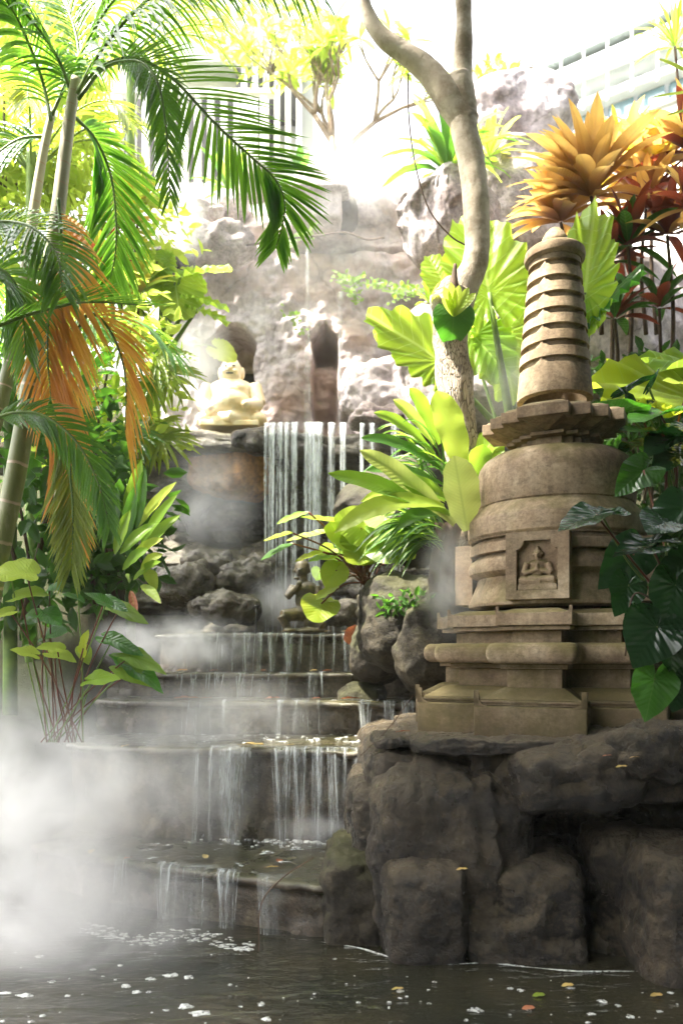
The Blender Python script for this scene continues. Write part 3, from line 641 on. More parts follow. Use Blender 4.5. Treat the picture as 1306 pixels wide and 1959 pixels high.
def tier(name, pl, levels, bev=.006, seg=2, label=None):
    """levels: (z, inset) ; inset moves every wall inward"""
    n = len(pl); V = []
    for z, ins in levels:
        for i in range(n):
            p0, p1, p2 = pl[i-1], pl[i], pl[(i+1) % n]
            e1 = unit(p1-p0); e2 = unit(p2-p1); n1 = np.array([e1[1], -e1[0]]); n2 = np.array([e2[1], -e2[0]])
            V.append((*(p1-(n1+n2)*ins/(1+n1@n2)), z))
    m = len(levels); Fc = gridfaces(m, n, True)
    Fc += [tuple(range(n))[::-1], tuple((m-1)*n+k for k in range(n))]
    V = sw(V); o = mobj(name, V, Fc, M['stupa'], stupa, smooth=False)
    bm_fix(o)
    if bev: bevel(o, bev, seg)
    if label: o['label'] = label
    return o
import bmesh
def bm_fix(o):
    bm = bmesh.new(); bm.from_mesh(o.data); bmesh.ops.recalc_face_normals(bm, faces=bm.faces); bm.to_mesh(o.data); bm.free()
YF = 4.19
z_ = lambda py, Y=YF: EH+(HY-py)/F*Y
zp = 1.02
P0 = plan((.31, .85), (.70, .70))
tier('plinth', P0, [(zp, 0), (z_(1352), 0)], .008)
tier('plinth_band', P0, [(z_(1352)+.003, .016), (z_(1347), .016), (z_(1346), .006), (z_(1341), .006)], .003)
tier('plinth_cap', P0, [(z_(1341)+.002, .03), (z_(1334), .06), (z_(1322), .12), (z_(1318), .14)], .004, 2, 'sloping mossy top of the plinth')
# corner ears
def ears(name, pl, zb, zt, wd, dp, mat='stupa'):
    mb = None
    n = len(pl)
    for i in range(n):
        p0, p1, p2 = pl[i-1], pl[i], pl[(i+1) % n]
        e1 = unit(p1-p0); e2 = unit(p2-p1)
        if e1[0]*e2[1]-e1[1]*e2[0] < .5 or True:
            cr = e1[0]*e2[1]-e1[1]*e2[0]
        if cr*np.sign(AREA(pl)) < .5: continue
        b = [p1, p1-e1*wd, p1-e1*wd+e2*dp*.0+ (e2*dp), p1+e2*wd]
        prof = [(0, 0), (.45, .02), (.8, .10), (1, .35)]
        for d, other in ((-e1, e2), (e2, -e1)):
            V = []; K = 7
            for k in range(K+1):
                t = k/K; h = zb+(zt-zb)*(1-t)**2.2
                a = p1+d*wd*t-0*other
                V += [(*a, zb-.004), (*(a+other*dp), zb-.004), (*(a+other*dp), h), (*a, h)]
            Fc = []
            for k in range(K):
                o_ = k*4
                for j in range(4): Fc.append((o_+j, o_+(j+1) % 4, o_+4+(j+1) % 4, o_+4+j))
            Fc += [(0, 1, 2, 3), (K*4+3, K*4+2, K*4+1, K*4)]
            o = mobj('corner_ear', sw(V), Fc, M[mat], stupa, smooth=False); bm_fix(o)
def AREA(p): return .5*sum(p[i-1][0]*p[i][1]-p[i][0]*p[i-1][1] for i in range(len(p)))
ears('plinth_corner_ears', P0, z_(1352)+.001, z_(1322), .075, .03)
tier('lower_neck', plan((.155, .69), (.5, .5)), [(z_(1320), 0), (z_(1281), 0)], .004)
tier('thin_slab', plan((.19, .72), (.54, .54)), [(z_(1281)+.001, .0), (z_(1271), 0)], .004)
def rnd(z0, z1, dp, k=9):
    return [(z0+(z1-z0)*(.5-.5*math.cos(math.pi*i/(k-1))), dp*(1-math.sin(math.pi*i/(k-1))**.75)) for i in range(k)]
tier('torus_moulding', plan((.255, .82), (.625, .625)), rnd(z_(1271)+.001, z_(1229), .045, 11), .03, 4, 'rounded mossy torus moulding')
tier('upper_neck', plan((.14, .62), (.45, .45)), [(z_(1229), 0), (z_(1204), 0)], .004)
tier('thin_slab', plan((.2, .70), (.525, .525)), [(z_(1204)+.001, 0), (z_(1195), 0)], .004)
P2 = plan((.215, .73), (.555, .555))
tier('moulded_slab', P2, [(z_(1195)+.001, 0), (z_(1169), 0)], .005)
ears('slab_corner_ears', P2, z_(1169)+.001, z_(1157), .04, .018)
tier('sloped_slab', P2, [(z_(1169), .02), (z_(1163), .06), (z_(1160), .09)], .003)

def lat(name, prof, mod=None, n=96, label=None, Y=4.95, **k):
    """prof: (half width px, silhouette px y) at the axis depth"""
    pr = [(h/F*Y*.972, EH+(HY-y)/F*Y) for h, y in prof]
    V, Fc = lathe(pr, n, SC[0], SC[1])
    o = mobj(name, V, [f for f in Fc], M['stupa'], stupa); bm_fix(o)
    if label: o['label'] = label
    m = o.modifiers.new('e', 'EDGE_SPLIT'); m.split_angle = R(28)
    return o
lat('bell_foot', [(120, 1166), (150, 1166), (166, 1163), (167, 1158), (162, 1145), (155, 1130), (150, 1116), (148, 1108)], label='flared foot of the bell')
lat('bell_torus', [(148, 1110), (158, 1106), (166, 1101), (168, 1092), (166, 1084), (161, 1077), (154, 1071), (150, 1066)], label='bulging ring of the bell')
lat('bell_band', [(148, 1068), (164, 1067), (165, 1066), (165, 1052), (164, 1049), (154, 1048)])
lat('groove_ring', [(150, 1050), (159, 1049), (160, 1045), (154, 1044), (154, 1041), (163, 1040), (164, 1036), (158, 1035)])
lat('flange', [(150, 1037), (166, 1036), (168, 1033), (168, 1003), (166.5, 1000), (146, 974)], label='broad flange below the dome')
lat('dome', [(120, 978), (144, 978), (149, 973), (151, 960), (151, 932), (149.5, 913), (145, 899), (137, 888), (123, 879), (101, 873.5), (70, 871), (0, 870)], label='smooth rounded dome')
# harmika
Yh = 4.52
PH = plan((.155, .44), (.27, .36))
PH = np.array([(a, b) for a, b in PH])
zz = lambda py: EH+(HY-py)/F*Yh
tier('harmika_neck', PH*.52, [(zz(850), 0), (zz(815), 0)], .003)
tier('harmika_slab', PH*.66, [(zz(815)+.001, 0), (zz(808), 0)], .003)
tier('harmika_corbel', PH, [(zz(808)+.001, .15), (zz(801), .11), (zz(791), .03)], .004, 2, 'inverted stepped corbel under the square slab')
tier('harmika_top', PH, [(zz(791)+.001, 0), (zz(768), 0)], .005, 2, 'stepped square slab under the spire')
tier('harmika_bevel', PH, [(zz(768)+.001, .02), (zz(763), .028), (zz(757), .07)], .008, 2)
# spire
lat('spire_base', [(60, 770), (72, 768), (71.5, 752), (69.5, 735), (67.5, 715)], label='plain tapering drum under the spire rings')
NR = 7; y0s, y1s = 715, 498; cell = (y0s-y1s)/NR
def ring(i):
    ya = y0s-i*cell; n = 160; V = []; a = np.linspace(0, 2*np.pi, n, endpoint=False)
    tp = lambda y: np.interp(y, [498, 715], [47, 67.5])*4.95/F*.972
    zc = lambda y: EH+(HY-y)/F*4.95
    rows = [(0, .55), (.06, .9), (.16, .95), (.36, .95), (.39, .0), (.40, -.1), (.98, -.25), (1.0, .0)]
    ph = np.mod(a-R(-127.7)+R(45), R(90))-R(45)       # four wedge ribs
    rib = np.clip(1-np.abs(ph)/R(7), 0, 1)
    rib2 = np.where(np.abs(np.mod(a-R(-90)+TH+R(45), R(90))-R(45)) < R(60), 1, 0)
    for t, dpt in rows:
        y = ya-t*cell; r = tp(y)
        wd = np.clip(1-np.abs(ph)/R(3+20*(1-t/.4)), 0, 1) if t < .385 else 0
        d = max(dpt, 0)*.022*(1-np.minimum(1, wd*1.6)) - (.006 if dpt < 0 else 0)
        rr = r-d+0*a
        V += [(SC[0]+q*math.cos(t_), SC[1]+q*math.sin(t_), zc(y)) for q, t_ in zip(rr, a)]
    o = mobj('spire_ring', V, gridfaces(len(rows), n, True), M['stupa'], stupa, smooth=True); bm_fix(o)
    m = o.modifiers.new('e', 'EDGE_SPLIT'); m.split_angle = R(35)
    return o
for i in range(NR): ring(i)
lat('spire_cap', [(0, 505), (44, 505), (52, 506), (57, 501), (58.5, 494), (57, 486), (51, 481), (42, 478), (26, 476), (0, 475)], label='wide flat cap ring of the spire')
lat('finial', [(0, 478), (23, 477), (26, 467), (24, 457), (18, 447), (11, 440), (4, 436), (0, 435)], n=48, label='pointed bud finial')
# four carved panels round the bell; the front one shows a seated praying figure
def panel(rot):
    zb, zt = z_(1146, 4.42), z_(1018, 4.42); hw = .182; b0, b1 = .50, .615
    c, s = math.cos(rot), math.sin(rot)
    def lw(V): V = np.array(V, float); return sw(np.c_[V[:, 0]*c-V[:, 1]*s, V[:, 0]*s+V[:, 1]*c, V[:, 2]])
    H = zt-zb; ix, iz0, iz1 = .118, .052, H-.05
    o_ = [(-hw, zb), (hw, zb), (hw, zt), (-hw, zt)]
    inn = [(-ix, zb+iz0), (ix, zb+iz0), (ix, zb+iz1-.05)]
    inn += [(ix-.042*math.sin(k/5*math.pi/2), zb+iz1-.05+.05*(1-math.cos(k/5*math.pi/2))) for k in range(1, 6)]
    inn += [(-x, z) for x, z in inn[::-1][:6]]
    # frame: bridge outer and inner loops with matched angular samples
    cx_, cz_ = 0, zb+H*.5
    def hit(poly, ang):
        best = None
        for i in range(len(poly)):
            (x1, z1), (x2, z2) = poly[i-1], poly[i]; dx, dz = math.cos(ang), math.sin(ang)
            den = dx*(z2-z1)-dz*(x2-x1)
            if abs(den) < 1e-9: continue
            t = ((x1-cx_)*(z2-z1)-(z1-cz_)*(x2-x1))/den; u = ((x1-cx_)*dz-(z1-cz_)*dx)/den
            if t > 0 and -1e-6 <= u <= 1+1e-6 and (best is None or t < best): best = t
        return (cx_+math.cos(ang)*best, cz_+math.sin(ang)*best)
    angs = sorted({round(math.atan2(z-cz_, x-cx_), 5) for x, z in o_+inn} | {round(q, 5) for q in np.linspace(-3.1, 3.1, 30)})
    n = len(angs); L = [[hit(o_, a) for a in angs], [hit(inn, a) for a in angs]]
    V = [(x, b0, z) for x, z in L[0]]+[(x, b1, z) for x, z in L[0]]+[(x, b1, z) for x, z in L[1]]+[(x, b1-.04, z) for x, z in L[1]]
    fr = mobj('panel_frame', lw(V), gridfaces(4, n, True), M['stupa'], pn, smooth=False); bm_fix(fr); bevel(fr, .003, 2)
    bk, bf = boxm(-ix-.02, ix+.02, b1-.06, b1-.0405, zb+iz0-.02, zb+iz1+.02)
    bb = mobj('panel_back', lw(bk), bf, M['stupa'], pn, smooth=False); bm_fix(bb)
    return lw, zb, b1
for k, rot in enumerate((0, math.pi/2, math.pi, -math.pi/2)):
    pn = bpy.data.objects.new('carved_panel', None); C.objects.link(pn); pn.parent = stupa; WL[pn] = WL[stupa]; pn.empty_display_size = .05
    lw, zb, b1 = panel(rot)
    if k == 0:
        pn['label'] = 'carved panel with a cross-legged figure pressing its palms together'
        mb = MB(); bo = b1-.034; z0 = zb+.052
        def el(x, z, rx, rz, ry=.022, rot=0, b=0): V, f = ellips((x, bo+b, z0+z), (rx, ry, rz), rot=rot); mb.add(lw(V), f)
        def cap(p, q, r0, r1, b=0.01):
            V, f, _ = tube([(p[0], bo+b, z0+p[1]), (q[0], bo+b+.006, z0+q[1])], [r0, r1], 6, 8); mb.add(lw(V), f)
        V, f = boxm(-.112, .112, bo-.02, bo+.03, z0+.0, z0+.036); mb.add(lw(V), f)
        el(0, .036, .112, .02, .03)
        el(0, .125, .048, .05, .026); el(0, .158, .060, .022, .024); el(0, .185, .017, .02)
        el(0, .213, .027, .034, .03); el(0, .246, .014, .012, .02); el(-.028, .212, .006, .014); el(.028, .212, .006, .014)
        el(0, .208, .007, .009, .012, b=.028); el(0, .197, .012, .004, .01, b=.026); el(-.011, .216, .005, .003, .008, b=.026); el(.011, .216, .005, .003, .008, b=.026)
        cap((-.058, .158), (-.082, .10), .02, .016); cap((.058, .158), (.082, .10), .02, .016)
        cap((-.08, .098), (-.006, .118), .017, .011, .018); cap((.08, .098), (.006, .118), .017, .011, .018)
        cap((-.005, .112), (-.003, .15), .010, .006, .03); cap((.005, .112), (.003, .15), .010, .006, .03)
        cap((-.10, .06), (.02, .052), .025, .017, .016); cap((.10, .06), (-.01, .068), .025, .015, .02)
        el(-.085, .06, .036, .022, .03); el(.085, .06, .036, .022, .03); el(.03, .062, .03, .011, .02, .25, .02); el(-.03, .078, .03, .010, .02, .1, .02)
        o = mb.build('relief_figure', M['stupa'], pn); bm_fix(o); remesh(o, .0045, 1)
        o['label'] = 'worn relief of a cross-legged figure with palms together'
# ================================================================ LEAF GEOMETRY
ZUP = np.array([0, 0, 1.0]); TOCAM = np.array([0, -1.0, 0])
PROF = {
 'lance': ([0, .08, .25, .5, .75, .9, 1], [.12, .45, .85, 1, .72, .38, .02]),
 'strap': ([0, .1, .3, .6, .85, .95, 1], [.25, .5, .85, 1, .8, .45, .05]),
 'oblong': ([0, .06, .2, .5, .8, .93, 1], [.1, .55, .92, 1, .85, .5, .05]),
 'tip': ([0, .1, .35, .65, .85, 1], [.1, .55, 1, .85, .45, .01])}
def strip(base, tip, nrm, w, prof='lance', nu=9, nv=4, sag=0, cup=.25, wave=0, wf=5, fold=0, ph=0, twist=0):
    base = np.asarray(base, float); tip = np.asarray(tip, float); ax = tip-base; L = np.linalg.norm(ax)
    t = np.linspace(0, 1, nu); hw = np.interp(t, *PROF[prof])*w/2
    side = unit(np.cross(ax, nrm)); n = unit(np.cross(side, ax))
    c = base+ax*t[:, None]+ZUP*(4*t*(1-t))[:, None]*sag
    v = np.linspace(-1, 1, nv+1)
    V = []; U = []
    for i in range(nu):
        a = twist*t[i]; s_ = side*math.cos(a)+n*math.sin(a); n_ = n*math.cos(a)-side*math.sin(a)
        for q in v:
            h = cup*hw[i]*abs(q)**1.5+fold*hw[i]*abs(q)+wave*w*math.sin(wf*6.283*t[i]+ph+(1.3 if q > 0 else 0))*abs(q)**2
            V.append(c[i]+s_*q*hw[i]*(1+.0*abs(wave))+n_*h); U.append((t[i], q*hw[i]/max(L, 1e-6)))
    return np.array(V), gridfaces(nu, nv+1), np.array(U)
POL = {
 'heart': ([0, 12, 35, 60, 90, 120, 145, 165, 180], [1, .84, .68, .6, .56, .55, .55, .42, .12]),
 'round': ([0, 15, 40, 70, 100, 130, 155, 172, 180], [1, .9, .78, .72, .68, .62, .55, .4, .2]),
 'ear': ([0, 8, 22, 42, 68, 100, 130, 155, 172, 180], [1, .94, .80, .62, .50, .43, .44, .44, .3, .08])}
def polar(att, tip, nrm, kind='heart', nr=5, na=40, cup=.15, wave=.03, wf=9, ridge=.02, nf=14, droop=.1, seed=0, wid=1.0, scal=0):
    att = np.asarray(att, float); ax = np.asarray(tip, float)-att; L = np.linalg.norm(ax); a = ax/L
    s = unit(np.cross(a, nrm)); n = unit(np.cross(s, a)); rr = random.Random(seed)
    ph = np.linspace(-math.pi, math.pi, na, endpoint=False); deg = np.abs(np.degrees(ph))
    R_ = np.interp(deg, *POL[kind]); p1, p2 = rr.random()*6, rr.random()*6
    V = [att]; U = [(0, 0)]
    for k in range(1, nr+1):
        q = k/nr
        for i, f in enumerate(ph):
            r = R_[i]*q*(1+scal*q*math.sin(f*wf*2+p2)); x = r*math.cos(f); y = r*math.sin(f)*wid
            z = cup*abs(y)-droop*max(x, 0)**2-droop*.8*min(x, 0)**2*2+wave*q**3*math.sin(f*wf+p1)+ridge*q*(1-q*.3)*math.cos(f*nf)+.012*math.sin(x*9+p2)
            V.append(att+L*(a*x+s*y+n*z)); U.append((x, y))
    Fc = [(0, 1+i, 1+(i+1) % na) for i in range(na)]
    for k in range(nr-1):
        for i in range(na): Fc.append((1+k*na+i, 1+(k+1)*na+i, 1+(k+1)*na+(i+1) % na, 1+k*na+(i+1) % na))
    return np.array(V), Fc, np.array(U)
def leafobj(par, g, mat, name='leaf', **kw):
    return mobj(name, g[0], g[1], M[mat] if isinstance(mat, str) else mat, par, g[2], **kw)
def stem(par, pts, rad, mat='green_stem', name='stem', n=14, ns=6):
    V, f, U = tube(pts, rad, n, ns); return mobj(name, V, f, M[mat], par, U)
rnd_ = random.Random(11)
def J(s): return (rnd_.random()*2-1)*s
def jv(s): return np.array([J(s), J(s), J(s)])

# ---- palm fronds
def frond_geo(pts, n, L0, nrm, ang=52, droop=.35, wd=.022, sides=(1, -1), start=.1, lift=.15, env=None, jit=.06, nu=7, seed=0, tipk=.45):
    r_ = random.Random(seed); c = catmull(pts, 160); T = unit(np.gradient(c, axis=0)); mb = MB()
    for s in sides:
        for k in range(n):
            f = start+(1-start)*(k+.5*(s > 0)+r_.random()*.3)/n
            if f > .995: continue
            i = int(f*159); b = c[i]; t = T[i]; S = unit(np.cross(t, nrm))*s; N = unit(np.cross(S*s, t))
            e = env(f) if env else (min(1, .45+2.2*(f-start))*(1-.0) if f < .35 else 1-(1-tipk)*((f-.35)/.65)**1.6)
            L = L0*e*(1+r_.uniform(-.08, .08)); an = R(ang*(1-.55*f)+r_.uniform(-5, 5))
            d = unit(t*math.cos(an)+S*math.sin(an)+N*(lift+r_.uniform(-jit, jit)))
            q = np.linspace(0, 1, nu); dr = droop*(1+r_.uniform(-.3, .3))
            cen = b+d*L*q[:, None]-ZUP*(dr*L*q**2)[:, None]
            hw = wd/2*np.interp(q, [0, .12, .4, .75, 1], [.35, .8, 1, .7, .03])
            tt = unit(np.gradient(cen, axis=0)); sd2 = unit(np.cross(tt, N+ZUP*.2)); nn = unit(np.cross(sd2, tt))
            V = np.stack([cen+sd2*hw[:, None]+nn*hw[:, None]*.35, cen, cen-sd2*hw[:, None]+nn*hw[:, None]*.35], 1).reshape(-1, 3)
            U = np.stack([np.repeat(q, 3), np.tile([.05, 0, -.05], nu)], 1)
            mb.add(V, gridfaces(nu, 3), U)
    return mb, c
def frond(par, pts3, n, L0, mat='palm', nrm=(0, -1, .3), rad=.012, stemmat='green_stem', label=None, **k):
    mb, c = frond_geo(pts3, n, L0, np.array(nrm, float), **k)
    V, f, U = tube(pts3, [rad, rad*.7, rad*.25], 40, 6)
    fr = mobj('frond', V, f, M[stemmat], par, U)
    mb.build('leaflets', M[mat], fr, kind='stuff')
    if label: fr['label'] = label
    return fr
def pts(Y, *p): return [P(a, b, (Y if len(q) < 3 else q[2])) for q in p for a, b in (q[:2],)]
def cane(par, p, r, n=60):
    c = catmull(p, n); V, f, U = tube(p, r, n, 14)
    return mobj('cane', V, f, M['cane'], par, U)

pa = thing('areca_palm', 'tall palm with the thickest ringed cane leaning across the left edge and long arching fronds', 'palm', P(-10, 1150, 4.5)*np.array([1, 1, 0])+np.array([0, 0, .1]))
cane(pa, pts(4.5, (-45, 1300), (-5, 1080), (32, 900), (62, 720), (92, 540), (112, 400), (124, 300), (136, 210), (146, 150)), [pxl(19, 4.5), pxl(19, 4.5), pxl(15, 4.5), pxl(12, 4.5), pxl(9, 4.5)])
frond(pa, pts(4.45, (148, 180), (185, 110, 4.4), (250, 30, 4.3), (330, -30, 4.25), (440, -50, 4.2), (600, -20, 4.1)), 46, .50, nrm=(0, -.5, 1), droop=.75, ang=62, seed=1, lift=-.1)
frond(pa, pts(4.45, (150, 170), (200, 125), (262, 112, 4.4), (330, 150, 4.35), (410, 235, 4.3), (480, 300, 4.3), (528, 345, 4.3), (545, 400, 4.3), (528, 475, 4.3)), 62, .50, nrm=(.1, -1, .25), droop=.12, ang=66, seed=2, start=.2, lift=.05, wd=.026, tipk=.3)
frond(pa, pts(4.4, (150, 190), (200, 130), (265, 118, 4.2), (302, 160, 4.1), (318, 250, 4.05), (326, 380, 4.0)), 44, .28, nrm=(.15, -1, .1), droop=.25, ang=48, seed=3, start=.28, wd=.017)
frond(pa, pts(4.5, (140, 190), (115, 120), (70, 50, 4.4), (10, -10, 4.3), (-60, -30, 4.2)), 40, .48, nrm=(0, -.5, 1), droop=.6, ang=60, seed=4)
frond(pa, pts(4.6, (146, 200), (150, 90, 4.7), (120, 0, 4.8), (60, -60, 4.9)), 34, .45, nrm=(0, -1, .3), droop=.4, ang=55, seed=5)
frond(pa, pts(4.7, (140, 220), (185, 270, 4.9), (215, 350, 5.0), (222, 470, 5.05), (205, 560, 5.1)), 44, .42, nrm=(.3, -1, .1), droop=.2, ang=55, seed=6, wd=.028)
pb = thing('areca_palm', 'slimmer grey green palm left of the thick ringed one, fronds over the top left corner', 'palm', P(-30, 900, 4.7)*np.array([1, 1, 0])+np.array([0, 0, .1]))
cane(pb, pts(4.7, (-70, 1250), (-30, 900), (5, 760), (32, 640), (50, 520), (66, 400), (82, 300), (100, 215)), [pxl(16, 4.7), pxl(13, 4.7), pxl(10, 4.7), pxl(7, 4.7)])
frond(pb, pts(4.6, (98, 230), (80, 150), (45, 60, 4.4), (15, 5, 4.3), (-30, -60, 4.3)), 36, .42, nrm=(.3, -1, .3), droop=.5, ang=58, seed=7)
frond(pb, pts(4.65, (100, 220), (140, 130), (190, 40, 4.6), (240, -20, 4.5), (330, -70, 4.4)), 40, .42, nrm=(0, -.5, 1), droop=.7, ang=60, seed=8)
frond(pb, pts(4.8, (90, 260), (30, 270), (-40, 330, 4.8), (-120, 440, 4.8)), 40, .42, nrm=(0, -1, .4), droop=.35, ang=60, seed=9)
pc = thing('areca_palm', 'low palm clump at the left edge with a hanging orange frond and silvery lower fronds', 'palm', P(-60, 1100, 4.2)*np.array([1, 1, 0])+np.array([0, 0, .1]))
cane(pc, pts(4.2, (-110, 1300), (-80, 1000), (-60, 700), (-50, 430)), [pxl(15, 4.2), pxl(10, 4.2), pxl(7, 4.2)])
frond(pc, pts(4.2, (-40, 430), (20, 425), (70, 440, 4.1), (110, 490, 4.05), (120, 560, 4.0)), 36, .34, nrm=(0, -1, .6), droop=.35, ang=62, seed=11, sides=(1, -1))
frond(pc, pts(4.2, (-60, 560), (-30, 520), (10, 520), (40, 570), (50, 680)), 36, .34, nrm=(0, -1, .3), droop=.35, ang=58, seed=12)
frond(pc, pts(4.1, (-40, 640), (30, 610), (100, 590), (170, 578), (290, 585)), 22, .36, nrm=(0, -.3, 1), droop=.05, ang=24, seed=13, mat='palm', wd=.02)
frond(pc, pts(4.3, (112, 380), (116, 430), (118, 500), (112, 590), (104, 690), (110, 800)), 60, .46, 'palmo', nrm=(0, -1, .1), droop=.3, ang=62, seed=14, start=.12, wd=.02, stemmat='green_stem', label='orange dying frond hanging down', sides=(-1,), tipk=.8)
frond(pc, pts(4.28, (130, 480), (110, 540), (95, 600), (92, 680), (98, 760)), 40, .3, 'palmo', nrm=(0, -1, .1), droop=.5, ang=50, seed=15, wd=.018, label='narrow orange dried frond', tipk=.8)
frond(pc, pts(4.35, (140, 640), (175, 600), (215, 640), (240, 720), (240, 830)), 34, .3, 'palmo', nrm=(0, -1, .1), droop=.5, ang=40, seed=151, wd=.018, label='curling orange frond tip', tipk=.8, sides=(-1,))
frond(pc, pts(4.1, (-30, 810), (30, 790), (90, 798), (150, 850), (190, 930), (210, 1010)), 50, .24, mat='palm', nrm=(0, -1, .5), droop=.28, ang=52, seed=16, wd=.018)
frond(pc, pts(4.3, (90, 800), (125, 850), (137, 930), (140, 1000), (138, 1090)), 50, .3, 'palmy', nrm=(0, -1, .1), droop=.1, ang=42, seed=17, wd=.018, tipk=.6)
frond(pc, pts(4.45, (60, 780), (110, 830), (130, 900), (140, 960), (150, 1040)), 36, .33, 'palmo', nrm=(0, -1, .1), droop=.15, ang=42, seed=18, wd=.02, label='orange frond behind the green hanging frond')

# pale background palms at the far left
for k, (px, py, Y, s, lab) in enumerate([(60, 330, 7.0, 21, 'hazy yellow green palm behind the canes near the top left'), (250, 120, 8.5, 22, 'pale palm far behind the arching frond at the top'),
                                         (20, 720, 6.0, 23, 'shaded palm low behind the canes at the left edge')]):
    t_ = thing('background_palm', lab, 'palm', P(px, 1150, Y)); c0 = P(px, py, Y)
    stem(t_, [WL[t_]+[0, 0, -1], c0+[0, 0, -.2], c0], [.06, .05, .04], 'green_stem', 'trunk')
    for j in range(9):
        a = 6.283*j/9+J(.2); d = np.array([math.cos(a), math.sin(a)*.5, .5])
        L = 1.1
        frond(t_, [c0, c0+d*L*.45+[0, 0, .15], c0+d*L*.9+[0, 0, -.05], c0+d*L*1.2+[0, 0, -.5]], 26, .42, 'palmy' if k < 2 else 'palm', nrm=(0, -.4, 1), droop=.4, ang=58, seed=s*10+j, wd=.03, nu=5)
# lady palm left of the golden figure
lp = thing('lady_palm', 'fan leaved lady palm with fine yellow green fingers left of the golden figure', 'palm', P(285, 900, 6.6))
for j in range(15):
    c0 = P(285+J(45), 750+J(110), 6.6+J(.25)); stem(lp, [P(275, 950, 6.8), (P(275, 950, 6.8)+c0)/2+[0, 0, .1], c0], .008)
    d0 = unit(np.array([.35+J(.9), -.4+J(.4), -.15+J(.5)])); mb = MB(); nrm = unit(np.array([J(.3), -1, .5])); s_ = unit(np.cross(d0, nrm))
    for q in range(11):
        a = R(-80+16*q); d = d0*math.cos(a)+s_*math.sin(a); L = .36*(1-.25*abs(q-5)/5)+J(.03)
        mb.add(*strip(c0, c0+d*L-ZUP*.10*abs(math.sin(a)), nrm, .034, 'strap', 6, 2, sag=.03, fold=.3))
    mb.build('leaf', M['palmy' if j % 3 else 'palm'], lp)

# ---- rosette plants
def rosette(name, label, cat, c, n, L, wd, mats, up=.5, spread=1.0, prof='lance', dirbias=(0, 0, 0), sag=.12, wave=0, seed=0, group=None, fan=None, cup=.25, stem_to=None, wf=5, tiltmin=-.1):
    r_ = random.Random(seed); c = np.asarray(c, float); t_ = thing(name, label, cat, c if stem_to is None else stem_to, group)
    if stem_to is not None: stem(t_, [stem_to, (np.asarray(stem_to)+c)/2+jv(.04), c], [.022, .018, .014], 'wood', 'stem')
    for k in range(n):
        a = 2.399*k+r_.random()*.4; e = tiltmin+(1.25-tiltmin)*(k/n)**.8*1.0
        if fan: a = R(fan[0]+(fan[1]-fan[0])*r_.random())
        d = np.array([math.cos(a)*math.cos(e)*spread, math.sin(a)*math.cos(e)*.8, math.sin(e)*up*2*.6+.1])+np.array(dirbias)
        d = unit(d+np.array([r_.uniform(-.12, .12) for _ in range(3)])); l = L*r_.uniform(.75, 1.1)
        nr = unit(np.cross(np.cross(d, ZUP), d)+np.array([0, -.25, 0]))
        m = mats[k % len(mats)] if r_.random() < .7 else r_.choice(mats)
        leafobj(t_, strip(c+d*.02, c+d*l-ZUP*l*.12*abs(math.cos(e)), nr, wd*r_.uniform(.8, 1.15), prof, 9, 4, sag=sag*l, cup=cup, wave=wave, ph=r_.random()*6, twist=r_.uniform(-.4, .4), wf=wf), m)
    return t_
# bird's nest ferns
rosette('nest_fern', 'fern with a crown of narrow ruffled leaves on the grey boulder behind the tree trunk', 'fern', P(858, 335, 8.3), 40, .85, .12, ['nest', 'nestd', 'bright'], seed=31, wave=.06, sag=.2, up=.7)
rosette('nest_fern', 'small pale fern behind the upper trunk on the right side', 'fern', P(935, 300, 9.2), 20, .6, .1, ['bright', 'nest'], seed=32, wave=.05)
rosette('nest_fern', 'tuft of green lily leaves on the cliff top left of the spillway block', 'fern', P(440, 370, 10.7), 24, .7, .12, ['nestd', 'nest'], seed=33, up=.9)
rosette('nest_fern', 'pointed dark green leaves behind the spillway block', 'fern', P(575, 345, 10.8), 10, .45, .12, ['nestd'], seed=34, up=.9)
# the big fern left of the stupa
nf = thing('nest_fern', 'large yellow green fern with broad straps between the trunk and the dome of the stupa', 'fern', P(880, 1010, 5.2))
def strapl(par, b, tp, w, mat, Y0, Y1, sag=.05, nr=(0, -1, .5), prof='strap', **k):
    return leafobj(par, strip(P(b[0], b[1], Y0), P(tp[0], tp[1], Y1), np.array(nr, float), pxl(w, (Y0+Y1)/2), prof, 14, 6, sag=sag, **k), mat)
for (b, tp, w, mt, y0, y1, sg) in [((886, 905), (834, 748), 62, 'bright', 5.3, 5.2, .02), ((893, 1015), (868, 872), 74, 'nesty', 4.95, 4.8, .0), ((868, 1005), (688, 862), 46, 'nesty', 5.2, 5.0, .04),
    ((860, 985), (628, 906), 40, 'nest', 5.1, 5.0, .03), ((850, 970), (640, 1018), 44, 'bright', 5.1, 4.9, .10), ((858, 960), (742, 925), 44, 'nest', 5.3, 5.1, .05),
    ((905, 900), (965, 830), 60, 'aloc', 5.6, 5.3, .05), ((900, 960), (925, 850), 50, 'nest', 5.5, 5.3, .03), ((840, 850), (783, 742), 34, 'nest', 5.5, 5.3, .03),
    ((830, 850), (752, 765), 30, 'bright', 5.6, 5.4, .03), ((830, 870), (715, 790), 30, 'nest', 5.6, 5.3, .05), ((845, 900), (690, 838), 28, 'nestd', 5.4, 5.2, .06),
    ((850, 930), (700, 900), 26, 'nestd', 5.4, 5.1, .05), ((850, 990), (760, 1010), 32, 'nestd', 5.3, 5.0, .06), ((850, 960), (690, 960), 28, 'bright', 5.5, 5.3, .08)]:
    strapl(nf, b, tp, w, mt, y0, y1, sg, wave=.04, wf=3, cup=.3)
rn = random.Random(5)
